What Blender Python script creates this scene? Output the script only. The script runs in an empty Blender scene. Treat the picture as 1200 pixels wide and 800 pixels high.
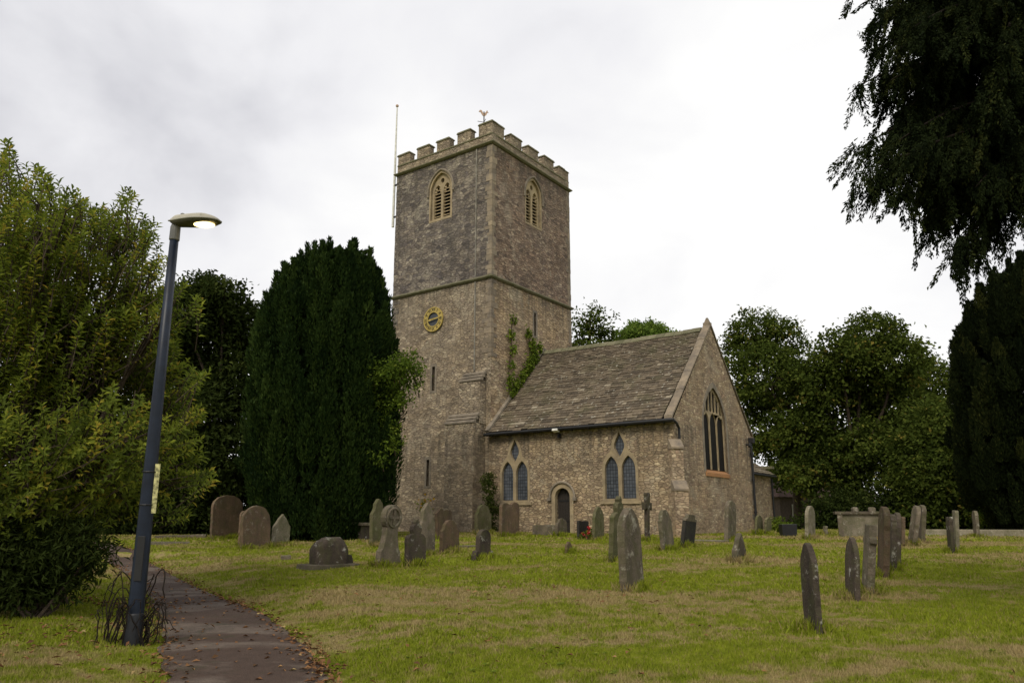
import bpy, bmesh, math, random
import numpy as np
from mathutils import Vector, Matrix
from mathutils.geometry import tessellate_polygon
from math import sin, cos, pi, radians

random.seed(7)
RNG = np.random.default_rng(11)
S = bpy.context.scene
COL = S.collection

# ------------------------------------------------------------------ camera
F, TH, EYE = 903.4, .2256, 1.6           # focal length in 1200-wide pixels, upward tilt, eye height
cd = bpy.data.cameras.new('camera'); cam = bpy.data.objects.new('camera', cd); COL.objects.link(cam)
cd.sensor_width = 36; cd.lens = F / 1200 * 36; cd.clip_start = .05; cd.clip_end = 6000
cam.location = (0, 0, EYE); cam.rotation_euler = (pi / 2 + TH, 0, 0)
S.camera = cam
S.render.resolution_x, S.render.resolution_y = 1024, 682

# ------------------------------------------------------------------ sky and sun (overcast)
SUN = Vector((-.30, -.62, .72)).normalized()
w = bpy.data.worlds.new('World'); S.world = w; w.use_nodes = True
nt = w.node_tree; N = nt.nodes; Lk = nt.links; N.clear()
out = N.new('ShaderNodeOutputWorld'); bg = N.new('ShaderNodeBackground'); bg.inputs[1].default_value = .1
sky = N.new('ShaderNodeTexSky'); sky.sky_type = 'NISHITA'; sky.sun_disc = False
sky.sun_elevation = math.asin(SUN.z); sky.sun_rotation = math.atan2(SUN.x, SUN.y)
tc = N.new('ShaderNodeTexCoord')
mp = N.new('ShaderNodeMapping'); mp.inputs['Scale'].default_value = (1, 1, 1.9)
Lk.new(tc.outputs['Generated'], mp.inputs['Vector'])
n1 = N.new('ShaderNodeTexNoise'); n1.inputs['Scale'].default_value = 2.3; n1.inputs['Detail'].default_value = 7; n1.inputs['Roughness'].default_value = .5
n1.inputs['Distortion'].default_value = .35
Lk.new(mp.outputs[0], n1.inputs['Vector'])
# the cloud deck is thicker (greyer) towards the west, thin and bright to the north
dt = N.new('ShaderNodeVectorMath'); dt.operation = 'DOT_PRODUCT'; dt.inputs[1].default_value = (.80, .10, -.42)
Lk.new(tc.outputs['Generated'], dt.inputs[0])
ma = N.new('ShaderNodeMath'); ma.operation = 'MULTIPLY_ADD'; ma.inputs[1].default_value = .30; Lk.new(dt.outputs['Value'], ma.inputs[0]); Lk.new(n1.outputs[0], ma.inputs[2])
cr = N.new('ShaderNodeValToRGB'); e = cr.color_ramp.elements
e[0].position = .22; e[0].color = (.40, .40, .425, 1)
e[1].position = .56; e[1].color = (.625, .622, .618, 1)
m_ = e.new(.40); m_.color = (.545, .543, .558, 1)
Lk.new(ma.outputs[0], cr.inputs[0])
sc_ = N.new('ShaderNodeVectorMath'); sc_.operation = 'SCALE'; sc_.inputs['Scale'].default_value = 9.9
Lk.new(cr.outputs[0], sc_.inputs[0])
mx = N.new('ShaderNodeMix'); mx.data_type = 'RGBA'; mx.inputs[0].default_value = .985
Lk.new(sky.outputs[0], mx.inputs[6]); Lk.new(sc_.outputs[0], mx.inputs[7])
Lk.new(mx.outputs[2], bg.inputs[0]); Lk.new(bg.outputs[0], out.inputs[0])
sl = bpy.data.lights.new('sun', 'SUN'); sl.energy = 1.35; sl.angle = radians(22); sl.color = (1, .92, .78)
so = bpy.data.objects.new('sun', sl); COL.objects.link(so); so.rotation_euler = SUN.to_track_quat('Z', 'Y').to_euler(); so.location = (-10, -20, 40)
vs = S.view_settings; vs.view_transform = 'Standard'; vs.look = 'None'; vs.exposure = .72; vs.gamma = 1; vs.use_curve_mapping = False

# ------------------------------------------------------------------ placing helpers
def ray(px, py):
    X = (px - 600) / F; U = -(py - 400) / F
    return np.array([X, cos(TH) - U * sin(TH), sin(TH) + U * cos(TH)])
def proj(x, y, z):
    z -= EYE; d = y * cos(TH) + z * sin(TH); u = -y * sin(TH) + z * cos(TH)
    return 600 + F * x / d, 400 - F * u / d
def at(px, py, Y):
    d = ray(px, py); t = Y / d[1]
    return np.array([d[0] * t, Y, EYE + d[2] * t])

# path edges, found on the ground from the photograph
PATH_R = [(430, 860), (385, 800), (372, 775), (342, 745), (300, 716), (255, 699), (215, 681), (180, 662), (150, 648), (120, 640)]
PATH_L = [(185, 860), (190, 800), (190, 760), (185, 722), (172, 695), (152, 675), (128, 660), (110, 648), (88, 641), (40, 637)]
def g0(x, y):
    t = min(max(y, -20), 33.3)
    z = .0285 * t
    if x < -3: z -= .012 * min(-3 - x, 8)
    return z
def hit0(px, py):
    d = ray(px, py); t = 3.
    while t < 300 and EYE + t * d[2] > g0(t * d[0], t * d[1]) - .13: t += .02
    return t * d[0], t * d[1]
PR = [hit0(*p) for p in PATH_R]; PL = [hit0(*p) for p in PATH_L]
PC = [((a[0] + b[0]) / 2, (a[1] + b[1]) / 2) for a, b in zip(PR, PL)]
def path_dist(x, y):
    best = 1e9
    for (ax, ay), (bx, by) in zip(PC[:-1], PC[1:]):
        dx, dy = bx - ax, by - ay; q = max(0, min(1, ((x - ax) * dx + (y - ay) * dy) / (dx * dx + dy * dy + 1e-9)))
        best = min(best, math.hypot(x - ax - q * dx, y - ay - q * dy))
    return best
def gz(x, y):
    z = g0(x, y)
    if abs(x) < 40 and -12 < y < 60:
        pd = path_dist(x, y) if (x < 4 and y < 24) else 9
        k = min(1, max(0, (pd - .75) / 1.4)); k = k * k * (3 - 2 * k)
        b = .035 * sin(x * 1.3 + .7 * sin(y * .8)) * cos(y * 1.05 + x * .35) + .02 * sin(x * 2.7 + 1) * sin(y * 2.3)
        z += b * k * min(1, max(0, (30 - y) / 6)) - .14 * (1 - k)
    return z
def hit(px, py):
    d = ray(px, py); t = 3.
    while t < 300 and EYE + t * d[2] > gz(t * d[0], t * d[1]): t += .03
    return np.array([t * d[0], t * d[1], gz(t * d[0], t * d[1])])

# ------------------------------------------------------------------ object helpers
def link(name, me, mat=None, parent=None):
    o = bpy.data.objects.new(name, me); COL.objects.link(o)
    if mat is not None: me.materials.append(mat)
    if parent is not None: o.parent = parent
    return o
def tag(o, label, cat, group=None, kind=None):
    o['label'] = label
    if cat: o['category'] = cat
    if group: o['group'] = group
    if kind: o['kind'] = kind
    return o
def empty(name, loc=(0, 0, 0), rz=0):
    o = bpy.data.objects.new(name, None); COL.objects.link(o); o.location = loc; o.rotation_euler = (0, 0, rz); o.empty_display_size = .2
    return o
def auto_uv(me):
    uv = me.uv_layers.new(name='UVMap').data
    for p in me.polygons:
        n = p.normal
        if abs(n.z) > .8: t, b = Vector((1, 0, 0)), Vector((0, 1, 0))
        else:
            t = Vector((0, 0, 1)).cross(n).normalized(); b = n.cross(t)
        for li in p.loop_indices:
            c = me.vertices[me.loops[li].vertex_index].co
            uv[li].uv = (c.dot(t), c.z if abs(n.z) < .3 else c.dot(b))
class MB:
    def __init__(s): s.v = []; s.f = []; s.r = []
    def poly(s, pts, faces, rnd=None):
        b = len(s.v); s.v += [tuple(p) for p in pts]; s.f += [tuple(i + b for i in f) for f in faces]
        s.r += [random.random() if rnd is None else rnd] * len(pts)
    def box(s, c, h, rot=None, rnd=None, taper=1.0):
        P = [Vector((sx * h[0] * (taper if sz > 0 else 1), sy * h[1] * (taper if sz > 0 else 1), sz * h[2])) for sz in (-1, 1) for sy in (-1, 1) for sx in (-1, 1)]
        if rot is not None: P = [rot @ p for p in P]
        s.poly([p + Vector(c) for p in P], [(0, 2, 3, 1), (4, 5, 7, 6), (0, 1, 5, 4), (2, 6, 7, 3), (0, 4, 6, 2), (1, 3, 7, 5)], rnd)
    def bb(s, x0, x1, y0, y1, z0, z1, rnd=None): s.box(((x0 + x1) / 2, (y0 + y1) / 2, (z0 + z1) / 2), ((x1 - x0) / 2, (y1 - y0) / 2, (z1 - z0) / 2), None, rnd)
    def tube(s, pts, rad, n=8, cap=True):
        pts = [Vector(p) for p in pts]; m = len(pts)
        rad = rad if hasattr(rad, '__len__') else [rad] * m
        V = []; ref = None
        for i, p in enumerate(pts):
            t = (pts[min(i + 1, m - 1)] - pts[max(i - 1, 0)]).normalized()
            if ref is None: ref = t.orthogonal().normalized()
            ref = (ref - t * ref.dot(t)).normalized(); bi = t.cross(ref)
            V += [p + (ref * cos(2 * pi * k / n) + bi * sin(2 * pi * k / n)) * rad[i] for k in range(n)]
        Fc = [(i * n + k, i * n + (k + 1) % n, (i + 1) * n + (k + 1) % n, (i + 1) * n + k) for i in range(m - 1) for k in range(n)]
        if cap: Fc += [tuple(range(n - 1, -1, -1)), tuple((m - 1) * n + k for k in range(n))]
        s.poly(V, Fc)
    def prism(s, prof, frame, d0, d1, rnd=None):
        """2-D outline (a,b) -> world with frame(a,b,d); from depth d0 to d1"""
        n = len(prof)
        tri = tessellate_polygon([[Vector((a, b, 0)) for a, b in prof]])
        V = [frame(a, b, d0) for a, b in prof] + [frame(a, b, d1) for a, b in prof]
        Fc = [tuple(t) for t in tri] + [tuple(i + n for i in reversed(t)) for t in tri]
        Fc += [(i, (i + 1) % n, n + (i + 1) % n, n + i) for i in range(n)]
        s.poly(V, Fc, rnd)
    def panel(s, outer, holes, frame, d0, d1, back=False, edge=False):
        """flat wall with holes at depth d0, reveals go to depth d1"""
        loops = [outer] + holes; flat = [p for l in loops for p in l]
        tri = tessellate_polygon([[Vector((a, b, 0)) for a, b in l] for l in loops])
        V = [frame(a, b, d0) for a, b in flat]; n = len(flat)
        Fc = [tuple(t) for t in tri]
        V2 = [frame(a, b, d1) for a, b in flat]
        i0 = 0
        for li, l in enumerate(loops):
            m = len(l)
            if li or edge: Fc += [(i0 + i, i0 + (i + 1) % m, n + i0 + (i + 1) % m, n + i0 + i) for i in range(m)]
            i0 += m
        s.poly(V + V2, Fc)
    def build(s, name, mat, parent=None, smooth=False, bevel=0, uv=True, loc=None):
        me = bpy.data.meshes.new(name); me.from_pydata([tuple(p) for p in s.v], [], s.f); me.update()
        bm = bmesh.new(); bm.from_mesh(me)
        if not smooth or bevel: bmesh.ops.remove_doubles(bm, verts=bm.verts, dist=1e-5) if bevel else None
        bmesh.ops.recalc_face_normals(bm, faces=bm.faces)
        if bevel:
            ed = [x for x in bm.edges if len(x.link_faces) == 2 and x.calc_face_angle(0) > .5]
            bmesh.ops.bevel(bm, geom=ed, offset=bevel, segments=2, affect='EDGES', profile=.6)
        bm.to_mesh(me); bm.free()
        if not bevel and len(me.vertices) == len(s.r):
            a = me.attributes.new('rnd', 'FLOAT', 'POINT'); a.data.foreach_set('value', s.r)
        if smooth: me.polygons.foreach_set('use_smooth', [True] * len(me.polygons))
        if uv: auto_uv(me)
        o = link(name, me, mat, parent)
        if loc is not None: o.location = loc
        return o

def npmesh(name, V, Q, rnd, mat, parent=None):
    """V (n,3); Q (m,k) faces all of k corners; rnd per vertex"""
    me = bpy.data.meshes.new(name); n, (m, k) = len(V), Q.shape
    me.vertices.add(n); me.vertices.foreach_set('co', np.asarray(V, np.float32).ravel())
    me.loops.add(m * k); me.loops.foreach_set('vertex_index', Q.astype(np.int32).ravel())
    me.polygons.add(m); me.polygons.foreach_set('loop_start', np.arange(0, m * k, k, dtype=np.int32))
    me.update(calc_edges=True)
    a = me.attributes.new('rnd', 'FLOAT', 'POINT'); a.data.foreach_set('value', np.asarray(rnd, np.float32))
    return link(name, me, mat, parent)
def unit(a): return a / (np.linalg.norm(a, axis=-1, keepdims=True) + 1e-9)
def leaf_mesh(name, P, D, Nn, l, wd, rnd, mat, parent=None, fold=.25):
    """one folded lance-shaped leaf per row: base, side, tip, side"""
    D = unit(D); B = unit(np.cross(D, Nn)); Nn = np.cross(B, D); n = len(P)
    l = np.broadcast_to(l, (n,))[:, None]; wd = np.broadcast_to(wd, (n,))[:, None]
    V = np.empty((n, 4, 3)); V[:, 0] = P; V[:, 2] = P + D * l - Nn * l * .12
    mid = P + D * l * .48; V[:, 1] = mid + B * wd * .5 + Nn * wd * fold; V[:, 3] = mid - B * wd * .5 + Nn * wd * fold
    Q = np.arange(n * 4).reshape(n, 4)
    Q = np.concatenate([Q[:, [0, 1, 2]], Q[:, [0, 2, 3]]])
    return npmesh(name, V.reshape(-1, 3), Q, np.repeat(rnd, 4), mat, parent)

# ------------------------------------------------------------------ materials
def newmat(name):
    m = bpy.data.materials.new(name); m.use_nodes = True
    t = m.node_tree; b = t.nodes['Principled BSDF']; b.inputs['Specular IOR Level'].default_value = .25
    return m, t, b
class NG:
    def __init__(s, t): s.t = t
    def n(s, typ, **kw):
        x = s.t.nodes.new('ShaderNode' + typ)
        for k, v in kw.items(): setattr(x, k, v)
        return x
    def l(s, a, b): s.t.links.new(a, b)
    def noise(s, vec, scale, detail=4, rough=.55, dist=0):
        x = s.n('TexNoise'); x.inputs['Scale'].default_value = scale; x.inputs['Detail'].default_value = detail; x.inputs['Roughness'].default_value = rough; x.inputs['Distortion'].default_value = dist
        if vec is not None: s.l(vec, x.inputs['Vector'])
        return x.outputs[0]
    def ramp(s, fac, stops, interp='LINEAR'):
        x = s.n('ValToRGB'); x.color_ramp.interpolation = interp; e = x.color_ramp.elements
        while len(e) < len(stops): e.new(.5)
        for q, (p, c) in zip(e, stops):
            q.position = p; q.color = (*c, 1) if hasattr(c, '__len__') else (c, c, c, 1)
        s.l(fac, x.inputs[0]); return x.outputs[0]
    def mix(s, f, a, b, mode='MIX'):
        x = s.n('Mix', data_type='RGBA', blend_type=mode)
        for sock, v in ((x.inputs[0], f), (x.inputs[6], a), (x.inputs[7], b)):
            if hasattr(v, 'links'): s.l(v, sock)
            elif hasattr(v, '__len__'): sock.default_value = (*v, 1)
            else: sock.default_value = v
        return x.outputs[2]
    def math(s, op, a, b=None, c=None):
        x = s.n('Math', operation=op)
        for i, v in enumerate((a, b, c)):
            if v is None: continue
            if hasattr(v, 'links'): s.l(v, x.inputs[i])
            else: x.inputs[i].default_value = v
        return x.outputs[0]
    def map(s, vec, scale=(1, 1, 1), loc=(0, 0, 0)):
        x = s.n('Mapping'); x.inputs['Scale'].default_value = scale; x.inputs['Location'].default_value = loc
        s.l(vec, x.inputs['Vector']); return x.outputs[0]
    def bump(s, h, strength, dist, normal=None):
        x = s.n('Bump'); x.inputs['Strength'].default_value = strength; x.inputs['Distance'].default_value = dist
        s.l(h, x.inputs['Height'])
        if normal is not None: s.l(normal, x.inputs['Normal'])
        return x.outputs[0]

def rubble(name, cols, mortar, bw=.30, bh=.13, stain=(.05, .045, .04), stain_amt=.5, pale=.5, tint=(1.08, 1.0, .88), warm=(1.22, 1.20, 1.10), streaks=(4.6, 12.75, 20.25)):
    m, t, b = newmat(name); g = NG(t); tc = g.n('TexCoord'); uv = tc.outputs['UV']; ob = tc.outputs['Object']
    wv = g.n('TexNoise'); wv.inputs['Scale'].default_value = 2.2; wv.inputs['Detail'].default_value = 3; g.l(uv, wv.inputs['Vector'])
    sb = g.n('VectorMath', operation='MULTIPLY_ADD'); sb.inputs[1].default_value = (.22, .14, 0); g.l(wv.outputs['Color'], sb.inputs[0]); g.l(uv, sb.inputs[2])
    mv = g.map(sb.outputs[0], (1 / bw, 1 / bh, 1))
    vo = g.n('TexVoronoi', voronoi_dimensions='2D'); vo.inputs['Randomness'].default_value = .95; vo.inputs['Scale'].default_value = 1; g.l(mv, vo.inputs['Vector'])
    ve = g.n('TexVoronoi', voronoi_dimensions='2D', feature='DISTANCE_TO_EDGE'); ve.inputs['Randomness'].default_value = .95; ve.inputs['Scale'].default_value = 1; g.l(mv, ve.inputs['Vector'])
    sp = g.n('SeparateColor'); g.l(vo.outputs['Color'], sp.inputs[0])
    k = len(cols); stone = g.ramp(sp.outputs[0], [(i / (k - 1), c) for i, c in enumerate(cols)])
    # each stone mottled, a few pale ones
    fine = g.noise(ob, 9, 6, .65)
    stone = g.mix(.5, stone, g.ramp(fine, [(.3, .4), (.7, 1.5)]), 'MULTIPLY')
    stone = g.mix(.6, stone, g.ramp(g.noise(ob, 1.6, 4, .6), [(.3, .55), (.7, 1.4)]), 'MULTIPLY')
    edge = g.ramp(ve.outputs['Distance'], [(.02, 1.), (.11, 0.)])
    big = g.noise(ob, .35, 5, .6)
    mcol = g.mix(g.ramp(big, [(.4, 0.), (.6, 1.)]), mortar, tuple(c * .62 for c in mortar))
    c = g.mix(g.math('MULTIPLY', edge, .6), stone, mcol)
    st = g.noise(g.map(ob, (.9, .9, .22)), 1.1, 6, .62)
    c = g.mix(g.math('MULTIPLY', g.ramp(st, [(.45, 0.), (.72, 1.)]), stain_amt), c, stain)
    c = g.mix(g.ramp(g.noise(ob, .55, 3), [(.35, .1), (.7, .8)]), c, tint, 'MULTIPLY')
    lich = g.ramp(g.noise(ob, 5.5, 3, .5), [(.66, 0.), (.72, 1.)])
    c = g.mix(g.math('MULTIPLY', lich, pale), c, (.42, .40, .33))
    su = g.n('SeparateXYZ'); g.l(uv, su.inputs[0]); drip = g.noise(g.map(uv, (2.6, .12, 1)), 1.4, 4, .6)
    for zs in streaks:
        mr = g.n('MapRange'); mr.inputs['From Min'].default_value = zs - 2.6; mr.inputs['From Max'].default_value = zs; g.l(su.outputs[1], mr.inputs[0])
        below = g.math('LESS_THAN', su.outputs[1], zs); f_ = g.math('MULTIPLY', g.math('MULTIPLY', mr.outputs[0], below), g.ramp(drip, [(.45, 0.), (.62, .75)]))
        c = g.mix(f_, c, (.085, .075, .062))
    c = g.mix(g.math('MULTIPLY', g.ramp(g.noise(ob, .75, 6, .6, .8), [(.58, 0.), (.63, 1.)]), .35), c, (.34, .30, .24))
    c = g.mix(1, c, warm, 'MULTIPLY')
    g.l(c, b.inputs['Base Color']); b.inputs['Roughness'].default_value = .92
    h = g.math('ADD', g.math('MULTIPLY', g.math('SUBTRACT', 1, edge), .8), g.math('ADD', g.math('MULTIPLY', fine, .6), g.math('MULTIPLY', sp.outputs[1], .5)))
    g.l(g.bump(h, .9, .05), b.inputs['Normal'])
    return m

M = {}
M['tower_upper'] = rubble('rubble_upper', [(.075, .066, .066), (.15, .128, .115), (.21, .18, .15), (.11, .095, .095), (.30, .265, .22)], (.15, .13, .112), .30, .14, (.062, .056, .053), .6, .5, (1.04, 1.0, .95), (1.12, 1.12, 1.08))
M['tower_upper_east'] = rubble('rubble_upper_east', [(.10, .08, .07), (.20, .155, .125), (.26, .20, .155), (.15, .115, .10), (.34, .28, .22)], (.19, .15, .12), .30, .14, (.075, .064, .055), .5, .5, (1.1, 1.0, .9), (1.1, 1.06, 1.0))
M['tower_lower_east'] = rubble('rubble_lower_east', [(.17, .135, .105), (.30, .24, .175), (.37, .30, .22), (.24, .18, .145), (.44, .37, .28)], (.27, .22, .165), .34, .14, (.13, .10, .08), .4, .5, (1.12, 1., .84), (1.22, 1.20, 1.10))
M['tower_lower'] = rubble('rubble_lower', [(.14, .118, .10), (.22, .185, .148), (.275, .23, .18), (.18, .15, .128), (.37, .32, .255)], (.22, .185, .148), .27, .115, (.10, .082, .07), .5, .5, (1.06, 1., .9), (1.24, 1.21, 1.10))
M['chancel'] = rubble('rubble_chancel', [(.15, .118, .09), (.25, .198, .145), (.33, .265, .19), (.21, .16, .125), (.44, .37, .275)], (.245, .197, .145), .22, .105, (.13, .10, .08), .45, .5)
M['gable'] = rubble('rubble_gable', [(.18, .14, .108), (.29, .225, .17), (.36, .29, .21), (.26, .19, .15), (.45, .38, .29)], (.28, .225, .168), .24, .115, (.16, .125, .10), .4, .5)

def ashlar(name, col, dark, speck=(.5, .47, .38), sa=.4):
    m, t, b = newmat(name); g = NG(t); tc = g.n('TexCoord'); ob = tc.outputs['Object']
    a = g.noise(ob, 2.4, 6, .6); f = g.noise(ob, 14, 5, .6)
    at_ = g.n('Attribute', attribute_name='rnd')
    c = g.mix(g.ramp(a, [(.35, 0.), (.68, 1.)]), col, dark)
    c = g.mix(.6, c, g.ramp(at_.outputs['Fac'], [(0, .7), (1, 1.25)]), 'MULTIPLY')
    c = g.mix(g.math('MULTIPLY', g.ramp(f, [(.6, 0.), (.7, 1.)]), sa), c, speck)
    g.l(c, b.inputs['Base Color']); b.inputs['Roughness'].default_value = .9
    g.l(g.bump(g.math('ADD', f, a), .5, .03), b.inputs['Normal'])
    return m
M['freestone'] = ashlar('freestone', (.40, .315, .19), (.24, .19, .125))
M['greystone'] = ashlar('grey_dressed_stone', (.25, .21, .16), (.13, .112, .088))
M['quoin'] = ashlar('corner_stone', (.27, .215, .15), (.14, .118, .095), (.42, .36, .26), .4)
M['quoin_tan'] = ashlar('tan_corner_stone', (.30, .24, .165), (.15, .128, .105), (.44, .38, .27), .35)
M['mossy'] = ashlar('mossy_coping', (.17, .155, .10), (.11, .11, .055), (.4, .38, .27), .6)
M['orange'] = ashlar('orange_sill', (.50, .25, .10), (.38, .20, .10), (.5, .4, .28), .3)

def slate():
    m, t, b = newmat('stone_tiles'); g = NG(t); tc = g.n('TexCoord'); ob = tc.outputs['Object']
    at_ = g.n('Attribute', attribute_name='rnd')
    c = g.ramp(at_.outputs['Fac'], [(0, (.075, .060, .042)), (.4, (.115, .090, .062)), (.8, (.150, .118, .080)), (.96, (.18, .145, .10)), (1, (.30, .26, .19))])
    f = g.noise(ob, 8, 5, .65)
    c = g.mix(.7, c, g.ramp(f, [(.3, .5), (.7, 1.4)]), 'MULTIPLY')
    c = g.mix(g.math('MULTIPLY', g.ramp(g.noise(ob, 1.1, 5, .6), [(.5, 0.), (.68, 1.)]), .5), c, (.10, .095, .045))
    c = g.mix(g.math('MULTIPLY', g.ramp(g.noise(ob, 6, 2, .5), [(.65, 0.), (.7, 1.)]), .7), c, (.40, .38, .31))
    g.l(c, b.inputs['Base Color']); b.inputs['Roughness'].default_value = .88
    g.l(g.bump(f, .6, .03), b.inputs['Normal'])
    return m
M['slate'] = slate()

def shiny(name, col): return plain(name, col)
def plain(name, col, rough=.5, metal=0, var=.25, scale=6, spec=.4):
    m, t, b = newmat(name); g = NG(t); tc = g.n('TexCoord')
    f = g.noise(tc.outputs['Object'], scale, 5, .6)
    c = g.mix(1, col, g.ramp(f, [(.3, 1 - var), (.7, 1 + var)]), 'MULTIPLY')
    g.l(c, b.inputs['Base Color']); b.inputs['Roughness'].default_value = rough; b.inputs['Metallic'].default_value = metal; b.inputs['Specular IOR Level'].default_value = spec
    return m
M['black_iron'] = plain('black_iron', (.012, .012, .013), .5)
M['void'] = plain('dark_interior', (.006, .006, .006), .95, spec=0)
M['lead'] = plain('lead', (.10, .10, .105), .6)
M['gilt'] = plain('gilding', (.40, .30, .075), .55, .0, .25, 9)
M['white_paint'] = plain('white_paint', (.62, .61, .55), .5)
M['copper'] = plain('vane_copper', (.48, .33, .24), .5)
M['oak'] = plain('dark_oak', (.022, .017, .013), .7, 0, .5, 20)
M['bark'] = plain('bark', (.055, .042, .03), .95, 0, .5, 9, .1)
M['twig'] = plain('dead_twig', (.022, .017, .013), .9, 0, .4, 20, .1)
M['pale_louvre'] = plain('louvre_stone', (.36, .28, .17), .9, 0, .2, 5, .1)

def leaded():
    m, t, b = newmat('leaded_glass'); g = NG(t); tc = g.n('TexCoord')
    br = g.n('TexBrick'); br.offset = 0; br.inputs['Scale'].default_value = 1; br.inputs['Brick Width'].default_value = .13; br.inputs['Row Height'].default_value = .15
    br.inputs['Mortar Size'].default_value = .012; br.inputs['Color1'].default_value = (.05, .058, .07, 1); br.inputs['Color2'].default_value = (.085, .095, .11, 1); br.inputs['Mortar'].default_value = (.02, .02, .022, 1)
    g.l(tc.outputs['UV'], br.inputs['Vector']); g.l(br.outputs[0], b.inputs['Base Color']); b.inputs['Roughness'].default_value = .22; b.inputs['Specular IOR Level'].default_value = .5
    g.l(g.bump(g.noise(tc.outputs['Object'], 7, 2), .25, .02), b.inputs['Normal'])
    return m
M['leaded'] = leaded()
M['dark_glass'] = plain('dark_window_glass', (.012, .011, .010), .6, 0, .4, 8, .08)

def headstone_mat(name, col, dark, lichen, la=.6, moss=.4):
    m, t, b = newmat(name); g = NG(t); tc = g.n('TexCoord'); oi = g.n('ObjectInfo')
    ad = g.n('VectorMath', operation='ADD'); g.l(tc.outputs['Object'], ad.inputs[0])
    cm = g.n('CombineXYZ'); r9 = g.math('MULTIPLY', oi.outputs['Random'], 37.); [g.l(r9, cm.inputs[i]) for i in range(3)]; g.l(cm.outputs[0], ad.inputs[1]); ob = ad.outputs[0]
    a = g.noise(g.map(ob, (1, 1, .45)), 3.2, 6, .62); f = g.noise(ob, 26, 5, .65)
    c = g.mix(g.ramp(a, [(.36, 0.), (.66, 1.)]), col, dark)
    c = g.mix(.5, c, g.ramp(f, [(.3, .6), (.7, 1.35)]), 'MULTIPLY')
    c = g.mix(1, c, g.ramp(oi.outputs['Random'], [(0, .6), (1, .95)]), 'MULTIPLY')
    v = g.noise(ob, 4.5, 9, .72); c = g.mix(g.math('MULTIPLY', g.ramp(v, [(.57, 0.), (.66, 1.)]), la), c, lichen)
    sz = g.n('SeparateXYZ'); g.l(tc.outputs['Object'], sz.inputs[0])
    mo = g.math('MULTIPLY', g.ramp(g.noise(ob, 5, 4, .6), [(.45, 0.), (.6, 1.)]), moss)
    c = g.mix(mo, c, (.075, .08, .03))
    g.l(c, b.inputs['Base Color']); b.inputs['Roughness'].default_value = .95; b.inputs['Specular IOR Level'].default_value = .1
    g.l(g.bump(g.math('ADD', f, g.math('MULTIPLY', a, 1.5)), .8, .02), b.inputs['Normal'])
    return m
HM = {
 'grey': headstone_mat('weathered_grey_stone', (.21, .172, .125), (.105, .088, .066), (.40, .38, .30)),
 'pale': headstone_mat('weathered_pale_stone', (.30, .26, .19), (.18, .16, .11), (.46, .44, .36), .5),
 'brown': headstone_mat('weathered_brown_stone', (.185, .125, .082), (.10, .072, .052), (.33, .31, .25), .35, .3),
 'green': headstone_mat('algae_green_stone', (.20, .18, .105), (.12, .11, .06), (.36, .36, .24), .4, .65),
 'dark': headstone_mat('dark_stained_stone', (.115, .09, .07), (.055, .045, .037), (.52, .50, .44), .7, .35),
 'slate': headstone_mat('dark_slate', (.055, .05, .045), (.035, .033, .032), (.2, .2, .18), .25, .15),
}

def foliage(name, stops, rough=.75, trans=.4, spec=.04):
    m, t, b = newmat(name); g = NG(t); at_ = g.n('Attribute', attribute_name='rnd')
    c = g.ramp(at_.outputs['Fac'], stops); g.l(c, b.inputs['Base Color']); b.inputs['Roughness'].default_value = rough; b.inputs['Specular IOR Level'].default_value = spec
    tr = g.n('BsdfTranslucent'); g.l(c, tr.inputs[0]); ms = g.n('MixShader'); ms.inputs[0].default_value = trans
    g.l(b.outputs[0], ms.inputs[1]); g.l(tr.outputs[0], ms.inputs[2]); g.l(ms.outputs[0], t.nodes['Material Output'].inputs[0])
    return m
M['laurel'] = foliage('laurel_leaves', [(0, (.06, .085, .012)), (.45, (.155, .20, .026)), (.8, (.28, .31, .036)), (.95, (.36, .31, .04)), (1, (.42, .31, .05))], .6, .5, .10)
M['holly'] = foliage('dark_leaves', [(0, (.016, .026, .006)), (.7, (.042, .06, .013)), (1, (.09, .11, .025))])
M['yew'] = foliage('yew_needles', [(0, (.009, .02, .006)), (.5, (.026, .048, .011)), (1, (.065, .10, .022))], .6, .2)
M['cypress'] = foliage('cypress_sprays', [(0, (.006, .010, .004)), (.7, (.018, .026, .008)), (1, (.05, .056, .015))], .8, .15, .03)
M['oakleaf'] = foliage('broad_leaves', [(0, (.024, .038, .007)), (.5, (.062, .088, .015)), (.9, (.13, .16, .028)), (1, (.24, .19, .04))])
M['domeleaf'] = foliage('bright_leaves', [(0, (.06, .10, .02)), (.6, (.12, .19, .03)), (1, (.20, .27, .05))])
M['creeper'] = foliage('creeper_leaves', [(0, (.06, .10, .014)), (.6, (.15, .21, .025)), (1, (.28, .30, .05))])
M['fallen'] = foliage('fallen_leaves', [(0, (.09, .05, .025)), (.4, (.17, .085, .04)), (.75, (.26, .14, .06)), (1, (.36, .27, .12))], .8, .1)

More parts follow.
